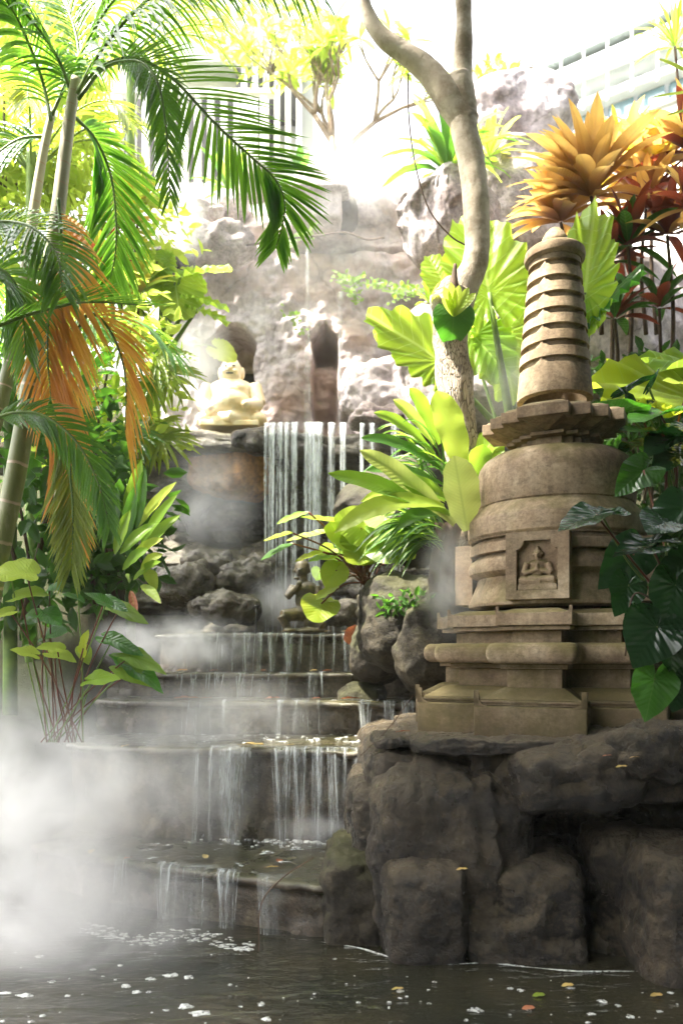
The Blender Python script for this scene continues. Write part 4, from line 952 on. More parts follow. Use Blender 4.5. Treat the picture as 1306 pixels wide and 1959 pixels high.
for k in range(75):
    a = R(rn.uniform(95, 265)); c0 = P(845+rn.uniform(-40, 20), rn.uniform(850, 1050), 5.5+rn.uniform(-.1, .4)); l = rn.uniform(.25, .5)
    d = unit(np.array([math.cos(a), rn.uniform(-.7, .3), .35*math.sin(a)+rn.uniform(-.1, .5)]))
    leafobj(nf, strip(c0, c0+d*l-ZUP*.1*l, np.array([0, -.6, 1]), .035, 'strap', 9, 2, sag=.22*l, fold=.3), rn.choice(['nestd', 'nestd', 'darkfol', 'nest']))
for k in range(5):
    a = P(838+k*9, 1000, 5.45); b = P(822+k*8, 1170, 5.5); V, f, U = tube([a, (a+b)/2+jv(.02), b], [.035, .045, .03], 16, 8, rough=.4, seed=k); mobj('root_mass', V, f, M['wood'], nf, U)

# yellow leaved plant on red stems over the dark statue
yp = thing('begonia', 'plant with yellowing round leaves on red stalks leaning over the dark seated statue', 'plant', P(700, 1110, 6.0))
b0 = P(700, 1112, 6.0)
for (tx, ty, ax, ay, kind, mt, sz) in [(500, 1072, 560, 1040, 's', 'nestd', 60), (505, 1035, 560, 1020, 's', 'yleaf', 0), (530, 1003, 590, 980, 's', 'nest', 0), (548, 1035, 640, 1015, 's', 'bright', 0),
    (575, 990, 660, 1000, 's', 'yleaf', 0), (565, 1075, 618, 1056, 's', 'yleaf', 0), (590, 1075, 650, 1060, 's', 'nest', 0), (624, 1125, 642, 1092, 'p', 'yleaf', 58), (600, 1188, 614, 1155, 'p', 'yleaf', 62),
    (604, 1148, 648, 1120, 's', 'yleaf', 0), (650, 1035, 700, 1030, 'p', 'yleaf', 50), (640, 990, 690, 1010, 'p', 'bright', 45), (700, 1060, 740, 1050, 'p', 'nest', 50), (690, 975, 730, 985, 'p', 'bright', 45), (730, 1010, 760, 1035, 'p', 'nest', 40),
    (670, 1075, 690, 1050, 'p', 'yleaf', 40), (620, 1010, 668, 1022, 'p', 'bright', 44)]:
    A = P(ax, ay, 5.85+J(.1)); Tp = P(tx, ty, 5.8+J(.1)); stem(yp, [b0+jv(.04), (b0+A)/2+ZUP*.06, A], .007, 'red_stem')
    if kind == 's': leafobj(yp, strip(A, Tp, np.array([0, -.5, 1]), pxl(28, 5.8), 'oblong', 9, 4, cup=.3, wave=.05), mt)
    else: leafobj(yp, polar(A, A+(Tp-A)*1.0, np.array([0, -1, .25]), 'round', cup=.1, droop=.1, wid=1.0, seed=ax), mt)
for k in range(30):
    a = R(rn.uniform(20, 170)); l = rn.uniform(.2, .42); d = np.array([math.cos(a), rn.uniform(-.4, .2), math.sin(a)]); A = b0+d*l
    stem(yp, [b0+jv(.05), b0+d*l*.5+[0, 0, .03], A], .004, 'red_stem', n=7, ns=5)
    if k % 2: leafobj(yp, polar(A, A+np.array([J(.1), -.05, -.06])*1.2, np.array([J(.4), -1, .5]), 'round', nr=3, na=24, seed=k), rn.choice(['yleaf', 'bright', 'nest']))

# ---- elephant ears
def ear(par, att, tip, Ya, Yt, nrm=(0, -1, .2), mat='aloc', base=None, rad=.02, kind='ear', wid=1.0, **k):
    A = P(*att, Ya); Tp = P(*tip, Yt)
    if base is not None: B = P(*base[:2], base[2]); stem(par, [B, (A*.6+B*.4)+jv(.03), A], [rad*1.5, rad, rad*.6], 'green_stem', 'stalk')
    kk = dict(nr=10, na=110, cup=.12, wave=.07, wf=17, ridge=.008, nf=18, scal=.035, droop=.12, wid=wid); kk.update(k)
    return leafobj(par, polar(A, Tp, np.array(nrm, float), kind, **kk), mat)
e1 = thing('elephant_ear', 'giant bright elephant ear plant with the tallest leaf rising behind the tree trunk', 'plant', P(975, 830, 6.3))
ear(e1, (935, 560), (905, 388), 6.2, 6.3, base=(980, 830, 6.3), rad=.028, wid=.98, seed=1)
ear(e1, (770, 665+30), (710, 588), 6.1, 6.0, wid=1.5, seed=21) if False else None
ear(e1, (838, 690), (706, 590), 6.2, 6.0, base=(965, 830, 6.3), rad=.02, wid=.8, seed=2)
ear(e1, (905, 640), (975, 720), 6.5, 6.4, mat='aloc', wid=1.3, seed=3, nrm=(0, -1, .5))
ear(e1, (960, 640), (985, 770), 6.6, 6.5, mat='aloc', base=(985, 820, 6.6), wid=1.1, seed=4, nrm=(.2, -1, .2))
ear(e1, (850, 545), (818, 484), 6.7, 6.7, base=(960, 840, 6.8), rad=.012, wid=1.2, seed=5)
ear(e1, (915, 875), (960, 830), 5.7, 5.6, wid=1.3, seed=6)
e2 = thing('elephant_ear', 'elephant ear with one tall ruffled leaf standing right of the stupa spire', 'plant', P(1135, 700, 6.0))
ear(e2, (1118, 560), (1140, 372), 5.9, 6.0, base=(1120, 720, 6.0), wid=.56, seed=7, wave=.08, scal=.05, nrm=(-.1, -1, .2))
ear(e2, (1130, 595), (1222, 500), 6.0, 6.1, mat='heartg', base=(1115, 720, 6.0), rad=.012, wid=.75, seed=8, nrm=(-.4, -.5, 1), kind='ear')
e3 = thing('elephant_ear', 'huge pleated yellow green leaf spreading at the right edge', 'plant', P(1320, 900, 5.6))
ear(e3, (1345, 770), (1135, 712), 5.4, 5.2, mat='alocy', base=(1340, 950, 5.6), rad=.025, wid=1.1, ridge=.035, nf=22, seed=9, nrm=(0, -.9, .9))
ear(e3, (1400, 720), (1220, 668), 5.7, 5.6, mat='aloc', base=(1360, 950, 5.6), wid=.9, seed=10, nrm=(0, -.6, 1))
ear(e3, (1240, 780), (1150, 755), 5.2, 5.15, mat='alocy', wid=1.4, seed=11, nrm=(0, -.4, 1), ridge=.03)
e4 = thing('elephant_ear', 'pale elephant ear clump with splayed stalks beside the steaming niche', 'plant', P(308, 690, 7.6))
for (a, tp, w, n_, sd_) in [((325, 500), (300, 480), 1.2, (0, -1, .3), 12), ((335, 540), (345, 610), 1.5, (.2, -1, .3), 13), ((345, 530), (440, 500), .55, (0, -.5, 1), 14), ((370, 570), (440, 585), .6, (0, -.5, 1), 15),
                            ((378, 592), (442, 612), .5, (0, -.5, 1), 16), ((300, 500), (285, 560), 1.2, (0, -1, .3), 17), ((270, 590), (230, 560), .8, (0, -1, .5), 18)]:
    ear(e4, a, tp, 7.5, 7.4, n_, mat='aloc', base=(308+J(6), 690, 7.6), rad=.02, wid=w, seed=sd_)
e5 = thing('elephant_ear', 'single lobed yellow leaf hanging just above the golden head', 'leaf', P(375, 668, 8.6))
ear(e5, (415, 666), (452, 688), 8.7, 8.65, (0, -1, .2), mat='bright', base=(372, 662, 8.6), rad=.008, wid=1.0, seed=19, nr=5, na=48)

# ---- cordylines and crotons
for k, (px, py, Y, n, L, mats, b, lab) in enumerate([
    (1130, 375, 6.6, 46, .78, ['cordo'], (1150, 640), 'largest orange cordyline rosette glowing above the stupa spire'),
    (1072, 425, 6.9, 34, .62, ['cordo'], (1110, 640), 'smaller drooping orange rosette at the left of the largest one'),
    (1205, 345, 7.2, 30, .62, ['cordo', 'croton'], (1200, 640), 'amber rosette between the largest one and the right edge'),
    (1250, 330, 7.0, 38, .62, ['cordo', 'cordo', 'croton'], (1255, 640), 'orange and green cordyline rosette right of the largest one'),
    (1318, 290, 6.6, 30, .6, ['cordo', 'cordd', 'cordo'], (1330, 640), 'orange and red cordyline cut by the right edge below the green twig'),
    (1180, 310, 7.6, 22, .6, ['croton', 'cordo'], (1200, 600), 'pale yellow cordyline behind the orange rosettes'),
    (1200, 470, 6.5, 34, .5, ['cordd', 'darkfol', 'cordd'], (1205, 690), 'dark red cordyline beneath the orange rosettes'),
    (1275, 450, 6.4, 34, .5, ['cordd', 'cordd', 'cordo'], (1285, 700), 'dark cordyline with one orange leaf near the right edge'),
    (1235, 395, 6.8, 34, .5, ['cordd', 'cordo'], (1235, 640), 'bronze cordyline in the middle of the dark red ones'),
    (1165, 500, 6.6, 30, .45, ['cordd', 'cordd', 'darkfol'], (1170, 700), 'dark bronze cordyline just right of the tall ruffled leaf'),
    (1175, 610, 6.3, 24, .4, ['cordd', 'darkfol'], (1180, 740), 'low dark cordyline beside the ruffled tall leaf'),
    (1260, 590, 6.5, 20, .4, ['cordd', 'darkfol'], (1265, 740), 'sparse dark cordyline over the pale rock'),
    (1320, 400, 6.0, 26, .45, ['cordd', 'cordo'], (1330, 720), 'dark red cordyline cut by the right edge under the red one'),
    (225, 440, 7.5, 40, .5, ['croton', 'cordo', 'bright'], (230, 620), 'orange and yellow croton behind the palm canes'),
    (265, 400, 8.0, 34, .5, ['croton', 'bright'], (262, 600), 'pale yellow croton above the orange one'),
    (205, 520, 7.2, 30, .4, ['croton', 'cordd'], (215, 650), 'lower brownish croton behind the orange frond'),
    (268, 560, 7.4, 34, .42, ['bright', 'croton'], (268, 690), 'lime green bush left of the splayed elephant ear')]):
    rosette('cordyline' if k < 13 else 'croton', lab, 'shrub', P(px, py, Y), int(n*(1.15 if k < 6 else .95)), L*(1.0 if k < 5 else 1), .15 if k < 5 else .1 if k < 13 else .09, mats, up=.9 if k < 5 else .75, seed=50+k, group='cordylines and crotons', stem_to=P(b[0], b[1], Y+.1), sag=.1, tiltmin=-.5 if k in (1, 5, 6) else -.25, dirbias=(-.25, -.3, .0) if k in (0, 1) else (0, -.1, 0), cup=.35)
rosette('dracaena', 'green spiky plant at the top right corner above the roof edge', 'plant', P(1290, 90, 8.0), 44, .5, .035, ['bright', 'nest'], seed=70, up=.8, stem_to=P(1310, 400, 8.1))
tw = thing('green_twig', 'twig of smooth bright green leaves entering from the right edge above the red cordyline', 'plant', P(1330, 200, 5.0))
for (b, tp) in [((1335, 150), (1255, 112)), ((1340, 175), (1245, 187)), ((1340, 205), (1275, 222)), ((1350, 120), (1290, 92))]:
    leafobj(tw, strip(P(*b, 5), P(*tp, 5), np.array([0, -.6, 1]), pxl(30, 5), 'oblong', 9, 4, cup=.25), 'bright')
stem(tw, pts(5, (1360, 110), (1345, 160), (1345, 240)), .008)

# ---- glossy dark heart leaves in front of and beside the stupa base
ph = thing('philodendron', 'glossy dark heart leaved climber hanging over the right side of the stupa', 'plant', P(1320, 1300, 4.0))
HL = [((1140, 985), (1066, 1008), 3.75, (.1, -.35, 1), 'heart', 1.05), ((1150, 985), (1206, 975), 3.8, (0, -.45, 1), 'heart', 1.2), ((1270, 1000), (1235, 1012), 3.7, (-.2, -.8, .9), 'heart', 1.7), ((1245, 1045), (1172, 1055), 3.65, (0, -.5, 1), 'heart', 1.0),
    ((1240, 1040), (1302, 1025), 3.7, (0, -.5, 1), 'heart', .9), ((1310, 970), (1240, 1015), 3.8, (0, -.9, .8), 'heart', .9), ((1210, 1060), (1150, 1120), 4.1, (0, -1, .3), 'heart', .9),
    ((1255, 1200), (1212, 1275), 3.6, (-.2, -1, .3), 'heart', 1.1), ((1230, 1190), (1195, 1215), 3.7, (0, -1, .2), 'heart', 1.3), ((1280, 1215), (1290, 1290), 3.65, (.1, -1, .3), 'heart', 1), ((1250, 1300), (1236, 1380), 3.6, (0, -1, .15), 'heartg', .95),
    ((1290, 1120), (1270, 1200), 3.7, (0, -1, .3), 'heart', 1), ((1320, 1080), (1260, 1090), 3.8, (0, -1, .6), 'heart', 1), ((1200, 1120), (1180, 1175), 4.0, (0, -1, .2), 'heart', 1),
    ((1310, 1300), (1290, 1360), 3.8, (0, -1, .2), 'heart', 1), ((1230, 900), (1180, 940), 4.4, (0, -1, .5), 'heartg', .9), ((1300, 1180), (1330, 1240), 3.7, (0, -1, .3), 'heart', 1)]
for k, (a, tp, Y, n_, mt, wd_) in enumerate(HL):
    A = P(*a, Y); Tp = P(*tp, Y-.06); stem(ph, [P(1330, 1250+J(60), 4.1), (A+P(1310, 1200, 4.1))/2+jv(.05), A], .006, 'green_stem' if k % 3 else 'red_stem')
    leafobj(ph, polar(A, Tp, np.array(n_, float), 'heart', 9, 90, cup=.2, wave=.06, wf=4, ridge=.02, nf=11, droop=.18, wid=wd_, seed=k+80), mt)
h2 = thing('philodendron', 'mid green heart leaved plant with wide leaves lit from above right of the square slab', 'plant', P(1290, 1000, 5.2))
for k, (a, tp, Y, n_, mt, wd_) in enumerate([((1190, 785), (1155, 760), 5.0, (0, -.3, 1), 'heartg', 2.2), ((1262, 790), (1200, 800), 4.8, (0, -.35, 1), 'heartg', 1.2), ((1260, 795), (1330, 770), 4.8, (0, -.35, 1), 'heartg', 1.0),
    ((1265, 830), (1185, 812), 4.7, (0, -.35, 1), 'heart', 1.0), ((1230, 850), (1180, 855), 4.9, (0, -.5, 1), 'heart', .8), ((1300, 830), (1230, 860), 4.7, (0, -.5, 1), 'heart', 1), ((1300, 870), (1250, 900), 4.7, (0, -.7, 1), 'heart', 1),
    ((1320, 740), (1270, 720), 5.1, (0, -.5, 1), 'alocy', 1), ((1240, 740), (1260, 705), 5.0, (0, -1, .3), 'heart', .25), ((1195, 745), (1258, 710), 5.0, (0, -1, .3), 'heart', .2), ((1210, 770), (1183, 735), 5.0, (0, -1, .3), 'heart', .3)]):
    A = P(*a, Y); Tp = P(*tp, Y-.08); stem(h2, [P(1290+J(25), 1020, 5.1), (A+P(1290, 900, 5.1))/2+jv(.05), A], .008, 'red_stem' if k % 2 else 'green_stem')
    leafobj(h2, polar(A, Tp, np.array(n_, float), 'heart', 9, 90, cup=.15, wave=.05, wf=4, ridge=.018, nf=11, droop=.15, wid=wd_, seed=k+120), mt)

# ---- upright lily leaves at the left, misty round leaves below
lily = thing('ginger_lily', 'clump of upright bright strap leaves at the left behind the mist', 'plant', P(250, 1130, 5.6))
for (b, tp, w, mt) in [((240, 1020), (272, 878), 34, 'nest'), ((262, 1010), (278, 895), 26, 'nestd'), ((262, 1010), (338, 922), 26, 'bright'), ((270, 1040), (340, 945), 26, 'nest'), ((262, 1060), (346, 985), 28, 'nest'), ((240, 1040), (262, 925), 30, 'nestd'),
    ((250, 1070), (312, 1030), 24, 'bright'), ((270, 1090), (312, 1060), 24, 'bright'), ((220, 1060), (250, 975), 26, 'nest'), ((280, 1090), (300, 1130), 26, 'bright'), ((255, 1110), (308, 1075), 26, 'nest'), ((230, 1060), (300, 1000), 28, 'nest'),
    ((215, 1040), (225, 930), 24, 'nestd'), ((270, 1120), (308, 1155), 20, 'bright'), ((235, 1090), (285, 1050), 28, 'nest'), ((250, 1130), (262, 1190), 16, 'fallenr')]:
    strapl(lily, b, tp, w, mt, 5.6+J(.1), 5.45+J(.1), .02, wave=.03, wf=3, prof='lance')
ar_ = thing('taro', 'clump of thin stalked oval leaves rising out of the mist at the lower left', 'plant', P(130, 1400, 4.5))
for k, (a, tp, mt, w_) in enumerate([((20, 1095), (70, 1100), 'bright', 1.2), ((50, 1095), (-10, 1085), 'bright', 1.2), ((95, 1130), (118, 1120), 'heartg', 1.4), ((75, 1180), (42, 1190), 'heartg', 1.3), ((90, 1175), (118, 1195), 'heartg', 1), ((95, 1215), (128, 1205), 'heartg', 1.1),
    ((150, 1145), (120, 1133), 'heartg', .7), ((200, 1152), (163, 1130), 'heartg', .7), ((228, 1165), (285, 1190), 'nest', .5), ((205, 1150), (245, 1165), 'heartg', .6), ((160, 1245), (170, 1270), 'yleaf', .8), ((160, 1240), (165, 1205), 'yleaf', .6),
    ((215, 1225), (275, 1250), 'heartg', .5), ((250, 1255), (320, 1285), 'nest', .5), ((230, 1270), (210, 1250), 'heartg', .9), ((240, 1280), (290, 1310), 'nest', .7), ((260, 1280), (315, 1320), 'heartg', .5), ((110, 1240), (70, 1235), 'bright', .8), ((60, 1250), (20, 1240), 'bright', .8), ((105, 1250), (145, 1260), 'bright', .6),
    ((20, 1170), (-10, 1180), 'bright', 1), ((180, 1300), (230, 1295), 'nest', .7), ((40, 1140), (90, 1130), 'bright', .8)]):
    Y = 4.45+J(.12); A = P(*a, Y); Tp = P(*tp, Y-.05); bx = 115+J(45)
    stem(ar_, [P(bx, 1420, 4.55), (A+P(bx, 1420, 4.55))/2+np.array([J(.03), 0, .03]), A], .0045, 'red_stem' if k % 3 else 'green_stem', n=12, ns=5)
    leafobj(ar_, polar(A, Tp, np.array([J(.2), -.75, 1]), 'heart', 6, 48, cup=.2, wave=.04, wf=4, ridge=.015, nf=14, droop=.15, wid=w_, seed=k+200), mt)
# staghorn fern and small epiphytes on the trunk
sg = thing('staghorn_fern', 'staghorn fern with a round green shield clasped to the tree trunk', 'fern', P(868, 600, 5.55))
leafobj(sg, polar(P(868, 600, 5.5), P(864, 655, 5.5), np.array([0, -1, .2]), 'round', cup=.0, droop=.5, wid=1.05, seed=3), 'heartg', 'shield_leaf')
for tp in [(848, 548), (862, 540), (878, 545), (896, 550), (910, 560), (845, 570)]:
    leafobj(sg, strip(P(868, 605, 5.48), P(*tp, 5.4), np.array([0, -1, .3]), pxl(17, 5.4), 'strap', 9, 3, cup=.2), 'bright', 'antler_leaf')
rosette('bromeliad', 'small yellow green tufts growing on the left of the trunk by the staghorn', 'plant', P(822, 582, 5.6), 12, .16, .04, ['bright', 'nest'], seed=90)
# bird nest under trunk: mossy lump
# ---- ivy strands along the cliff
iv = MB()
for (x0, y0, x1, y1, n, Y) in [(535, 470, 600, 445, 60, 9.6), (640, 530, 800, 560, 150, 9.55), (660, 545, 690, 575, 40, 9.6), (545, 590, 580, 640, 30, 9.7), (740, 560, 820, 560, 60, 9.2)]:
    for k in range(n):
        t = rn.random(); c0 = P(x0+(x1-x0)*t+rn.gauss(0, 5), y0+(y1-y0)*t+rn.gauss(0, 7), Y+rn.uniform(-.1, .1)); d = np.array([J(1), -.4, J(1)]); s = .045
        iv.add(*strip(c0, c0+unit(d)*s*1.4, np.array([J(.5), -1, .5]), s, 'oblong', 4, 2))
o = iv.build('ivy', M['bright'], None, loc=P(650, 520, 9.6), kind='stuff', label='small leaved creeper trailing along the crack and edge of the cliff', category='creeper') if False else iv.build('ivy', M['nest'], None, loc=P(650, 520, 9.6))
tagit(o, 'small leaved creeper trailing along the crack and ledge of the cliff', 'creeper', None, 'stuff')
def vine(px, Y, r, lab, mat='wood'):
    V, f, U = tube(pts(Y, *px), r, 40, 5); o = mobj('hanging_vine', V, f, M[mat], None, U, loc=P(px[0][0], px[0][1], Y)); tagit(o, lab, 'vine')
vine([(780, 140), (782, 230), (795, 320), (820, 400), (860, 450), (892, 470)], 5.7, .006, 'thin dark vine hanging left of the trunk and looping back to it')
vine([(468, 470), (540, 458), (600, 452), (660, 445), (700, 458), (735, 455)], 9.5, .012, 'thin bare root crossing the cliff face below the spillway block')
vine([(495, 1860-40), (500, 1730), (540, 1680), (600, 1640)], 3.95, .004, 'thin green stemmed twig standing in front of the lowest step')
vine([(690, 1445), (745, 1390), (790, 1330)], 4.3, .003, 'hair thin twig leaning over the broken slab next to the stupa base')
vine([(1195, 1255), (1210, 1140), (1260, 1150), (1330, 1140)], 3.9, .005, 'reddish bare stem arching beside the lower right of the stupa')

# ---- leafy masses
def cloud(mb, c, r, n, s, seed=0, prof='oblong', shell=.5, asp=.45):
    r_ = np.random.default_rng(seed); d = unit(r_.normal(size=(n, 3))); q = (shell+(1-shell)*r_.random(n)**.5)
    lump = 1+.35*vnoise(d*2.2+seed, seed); Pn = np.array(c)+d*np.array(r)*(q*lump)[:, None]
    for k in range(n):
        a = unit(d[k]*.6+r_.normal(size=3)*.7+[0, 0, -.2]); l = s*r_.uniform(.6, 1.3)
        mb.add(*strip(Pn[k], Pn[k]+a*l, unit(d[k]+[0, 0, .6]+r_.normal(size=3)*.5), l*asp, prof, 4, 2, fold=.3))
def shrub(lab, c, r, n, s, mat, seed, name='shrub', cat='shrub', group=None, asp=.45, base=-1.0):
    t_ = thing(name, lab, cat, np.array(c)-[0, 0, r[2]*.9], group); mb = MB(); cloud(mb, c, r, n, s, seed, asp=asp); mb.build('foliage', M[mat], t_, kind='stuff')
    for k in range(4):
        a = np.array(c)-[0, 0, r[2]*.9]+np.array([J(.1), J(.1), -.1]); stem(t_, [a, np.array(c)+[J(.3)*r[0], J(.3)*r[1], 0]], [.02, .01], 'wood', 'branch', n=6, ns=5)
    return t_
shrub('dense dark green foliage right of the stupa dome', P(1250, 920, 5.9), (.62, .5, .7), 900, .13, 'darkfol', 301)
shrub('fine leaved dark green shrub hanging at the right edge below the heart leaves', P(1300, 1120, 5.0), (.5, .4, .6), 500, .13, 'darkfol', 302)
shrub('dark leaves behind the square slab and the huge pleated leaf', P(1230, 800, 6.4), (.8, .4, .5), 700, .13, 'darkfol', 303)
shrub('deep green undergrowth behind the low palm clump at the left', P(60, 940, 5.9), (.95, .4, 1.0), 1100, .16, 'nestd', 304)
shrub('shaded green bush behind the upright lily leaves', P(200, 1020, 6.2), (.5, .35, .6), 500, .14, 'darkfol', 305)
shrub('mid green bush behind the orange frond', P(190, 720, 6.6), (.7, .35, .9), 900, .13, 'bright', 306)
shrub('pale lime bush on the upper left bank behind the canes', P(110, 470, 7.6), (1.2, .5, 1.0), 1400, .14, 'bright', 307)
shrub('pale treetop behind the top left fronds', P(20, 180, 7.6), (1.1, .6, 1.2), 1100, .2, 'bright', 308, 'tree', 'tree')
shrub('pale leafy branchlets above the far louvred screen', P(520, 60, 12.8), (1.1, .6, .7), 500, .17, 'bright', 309, 'tree', 'tree')
shrub('small mossy ferns growing on the boulder under the begonia', P(800, 1155, 5.65), (.26, .2, .08), 260, .07, 'nestd', 310)
for k in range(60):
    a = R(rn.uniform(120, 240)); c0 = P(835+rn.uniform(-25, 15), rn.uniform(1000, 1060), 5.35+rn.uniform(-.1, .2)); l = rn.uniform(.3, .55)
    d_ = unit(np.array([math.cos(a), rn.uniform(-.6, .1), .5*math.sin(a)+rn.uniform(0, .4)]))
    leafobj(nf, strip(c0, c0+d_*l-ZUP*.25*l, np.array([0, -.6, 1]), .032, 'strap', 9, 2, sag=.22*l, fold=.3), rn.choice(['nestd', 'darkfol', 'nest']))
shrub('small pale plants on the peak of the tallest boulder', P(950, 165, 11), (.5, .3, .25), 160, .16, 'croton', 312)

shrub('unseen dark leafy shrub added past the right edge to shade the stupa base', (2.75, 3.7, 1.9), (.8, .9, 1.4), 900, .2, 'darkfol', 313)  # added out of view to darken the right side of the stupa
# ================================================================ TREES
def SHADE():
    # unseen trees added over and behind the camera to shade the pool side
    for k, (x, y, h, cr, lab) in enumerate([(-3.6, 1.0, 8.0, [((-2.6, 2.2, 7.6), (2.0, 1.9, .9), 1500), ((-.6, 2.4, 7.9), (1.7, 1.8, .8), 1300), ((-4.2, 2.6, 7.0), (1.4, 1.5, .9), 700), ((-6.3, 4.7, 7.8), (1.2, 1.6, .8), 1100)], 'unseen broad dark crowned tree added to shade the pool from the left of the photographer'),
            (3.6, -1.0, 7.5, [((2.2, .4, 6.6), (2.2, 2.2, 1.2), 1300), ((4.6, 1.6, 5.0), (1.4, 2.2, 1.8), 900), ((1.8, 1.0, 5.2), (2.4, 1.3, .8), 1500), ((3.7, 3.4, 3.6), (1.1, 1.4, 2.4), 900), ((3.2, 2.3, 5.9), (1.2, 1.0, .7), 700)], 'unseen dark crowned tree added to shade the pool from the right behind the photographer'),
            (-1.0, -4.2, 6.5, [((-2.2, -4, 4.2), (3.0, 1.4, 4.2), 1900), ((2.8, -4.4, 4.2), (3.2, 1.4, 4.4), 1900), ((.3, -2.8, 8.2), (3.2, 1.8, 1.0), 1300)], 'unseen wide leafy tree added behind the photographer to block sky light')]):
        t_ = thing('added_shade_tree', lab, 'tree', (x, y, -.4)); mb = MB()
        for j, (c_, r_, n_) in enumerate(cr):
            cloud(mb, c_, r_, n_, .42 if k == 0 else .7, 500+k*10+j, shell=.3, asp=.7)
            V, f, U = tube([(x, y, -.4), (x, y, h*.45), ((x+c_[0])/2, (y+c_[1])/2, h*.75), c_], [.2, .17, .1, .04], 24, 10, .1, j); mobj('trunk' if j == 0 else 'branch', V, f, M['bark'], t_, U)
        mb.build('crown', M['darkfol'], t_, kind='stuff')
tr = thing('forked_tree', 'pale barked tree with a forked trunk standing between the waterfall and the stupa', 'tree', P(905, 1100, 5.75))
Yt = 5.7
def limb(name, p, r, n=60, ns=20, rough=.1, seed=0, Y=Yt, mat='trunk'):
    V, f, U = tube(pts(Y, *p), [pxl(q, Y) for q in r], n, ns, rough=rough, seed=seed); return mobj(name, V, f, M[mat], tr, U)
limb('trunk', [(905, 1200), (896, 960), (880, 850), (868, 720), (862, 640), (880, 560), (908, 500), (912, 420), (903, 330), (888, 240), (880, 185), (874, 150)], [30, 31, 33, 34, 33, 35, 27, 25, 25, 26, 26, 27, 26], 110, 28, .10, 3)
limb('branch', [(884, 210), (884, 130), (887, 60), (886, 0), (880, -120), (890, -300)], [22, 18, 16, 15, 13, 8], 50, 20, .08, 4)
limb('branch', [(893, 240), (860, 190), (815, 132), (770, 98), (728, 68), (700, 20), (692, -30), (670, -160), (640, -320)], [26, 27, 22, 18, 15, 13, 12, 10, 6], 70, 20, .08, 5)
V, f = ellips(P(862, 585, 5.62), (.15, .13, .18), 30, 24); V = V+unit(V-P(862, 585, 5.62))*(.03*fbm(V*9, 4, 3))[:, None]; mobj('burl', V, f, M['trunk'], tr)
V, f, U = tube(pts(5.5, (868, 575), (868, 540), (870, 505)), [.05, .035, .014], 12, 8, .2); mobj('branch_stub', V, f, M['wood'], tr, U)
mb = MB()
for k, (c, r, n) in enumerate([((.6, 5.2, 8.4), (1.5, 1.2, .8), 900), ((1.9, 4.2, 8.8), (1.6, 1.5, .9), 1100), ((2.7, 2.8, 8.2), (1.5, 1.5, .8), 900)]): cloud(mb, c, r, n, .3, 400+k, shell=.2)
mb.build('crown', M['darkfol'], tr, kind='stuff')
SHADE()
# frangipani on the cliff top
fp = thing('frangipani', 'small frangipani with bare forked branches and pale leaves on the cliff top', 'tree', P(638, 345, 10.9))
def forks(p, d, L, r, dep, out, seed):
    q = p+d*L; out.append(([p, (p+q)/2+jv(.05*L), q], [r, r*.75]))
    if dep == 0: return [q]
    e = []
    for k in range(2 + (seed+dep) % 2):
        nd_ = unit(d+np.array([rn.uniform(-.75, .75), rn.uniform(-.4, .4), rn.uniform(-.15, .55)])); e += forks(q, nd_, L*.72, r*.68, dep-1, out, seed+k)
    return e
out = []; ends = forks(P(636, 345, 10.9), unit(np.array([0, 0, 1.0])), .62, .055, 4, out, 3); ends += forks(P(650, 300, 10.9), unit(np.array([-.6, 0, 1.0])), .7, .045, 4, out, 5); ends += forks(P(650, 300, 10.9), unit(np.array([.9, 0, .9])), .7, .04, 3, out, 4)
for p_, r_ in out:
    if r_[0] > .008: V, f, U = tube(p_, r_, 6, 6); mobj('branch', V, f, M['bark'], fp, U)
lv = 0; rn.shuffle(ends)
for e in ends:
    for k in range(5):
        if lv >= 280: break
        a = unit(np.array([J(1), J(.7), rn.uniform(-.4, .6)])); leafobj(fp, strip(e, e+a*rn.uniform(.22, .36), np.array([J(.5), -.5, 1]), .1, 'oblong', 5, 2, sag=.02, cup=.3), 'bright'); lv += 1
# ================================================================ WATER IN MOTION
def stream_geo(mb, x, Ylip, z0, z1, w0, w1, v=.12, seed=0, bend=0):
    r_ = random.Random(seed); n = 14; t = np.linspace(0, 1, n); h = z0-z1
    cx = x+bend*t; cy = Ylip-.012-v*np.sqrt(t*max(h, .05)); cz = z0+.012-h*t
    cen = np.stack([cx, cy, cz], 1); cen = np.vstack([[[x, Ylip+.07, z0+.016]], cen]); m = len(cen)
    ww = np.interp(np.linspace(0, 1, m), [0, .08, .4, 1], [w0*1.6, w0*1.15, w0, w1])*(1+np.array([r_.uniform(-.15, .15) for _ in range(m)]))
    U = []; V = []; o = r_.random()*40
    for i in range(m):
        for j in range(4):
            q = j/3*2-1; V.append(cen[i]+np.array([q*ww[i]/2, .25*ww[i]*q*q, 0])); U.append((i/m*h*2+o, o+(q*ww[i]/2)*.55))
    mb.add(V, gridfaces(m, 4), U)
def core(o):
    n = len(o.data.vertices); at = o.data.attributes.new('core', 'FLOAT', 'POINT'); i = np.arange(n)
    at.data.foreach_set('value', np.where((i % 4 == 0) | (i % 4 == 3), .0, 1.0).astype(np.float32)); return o
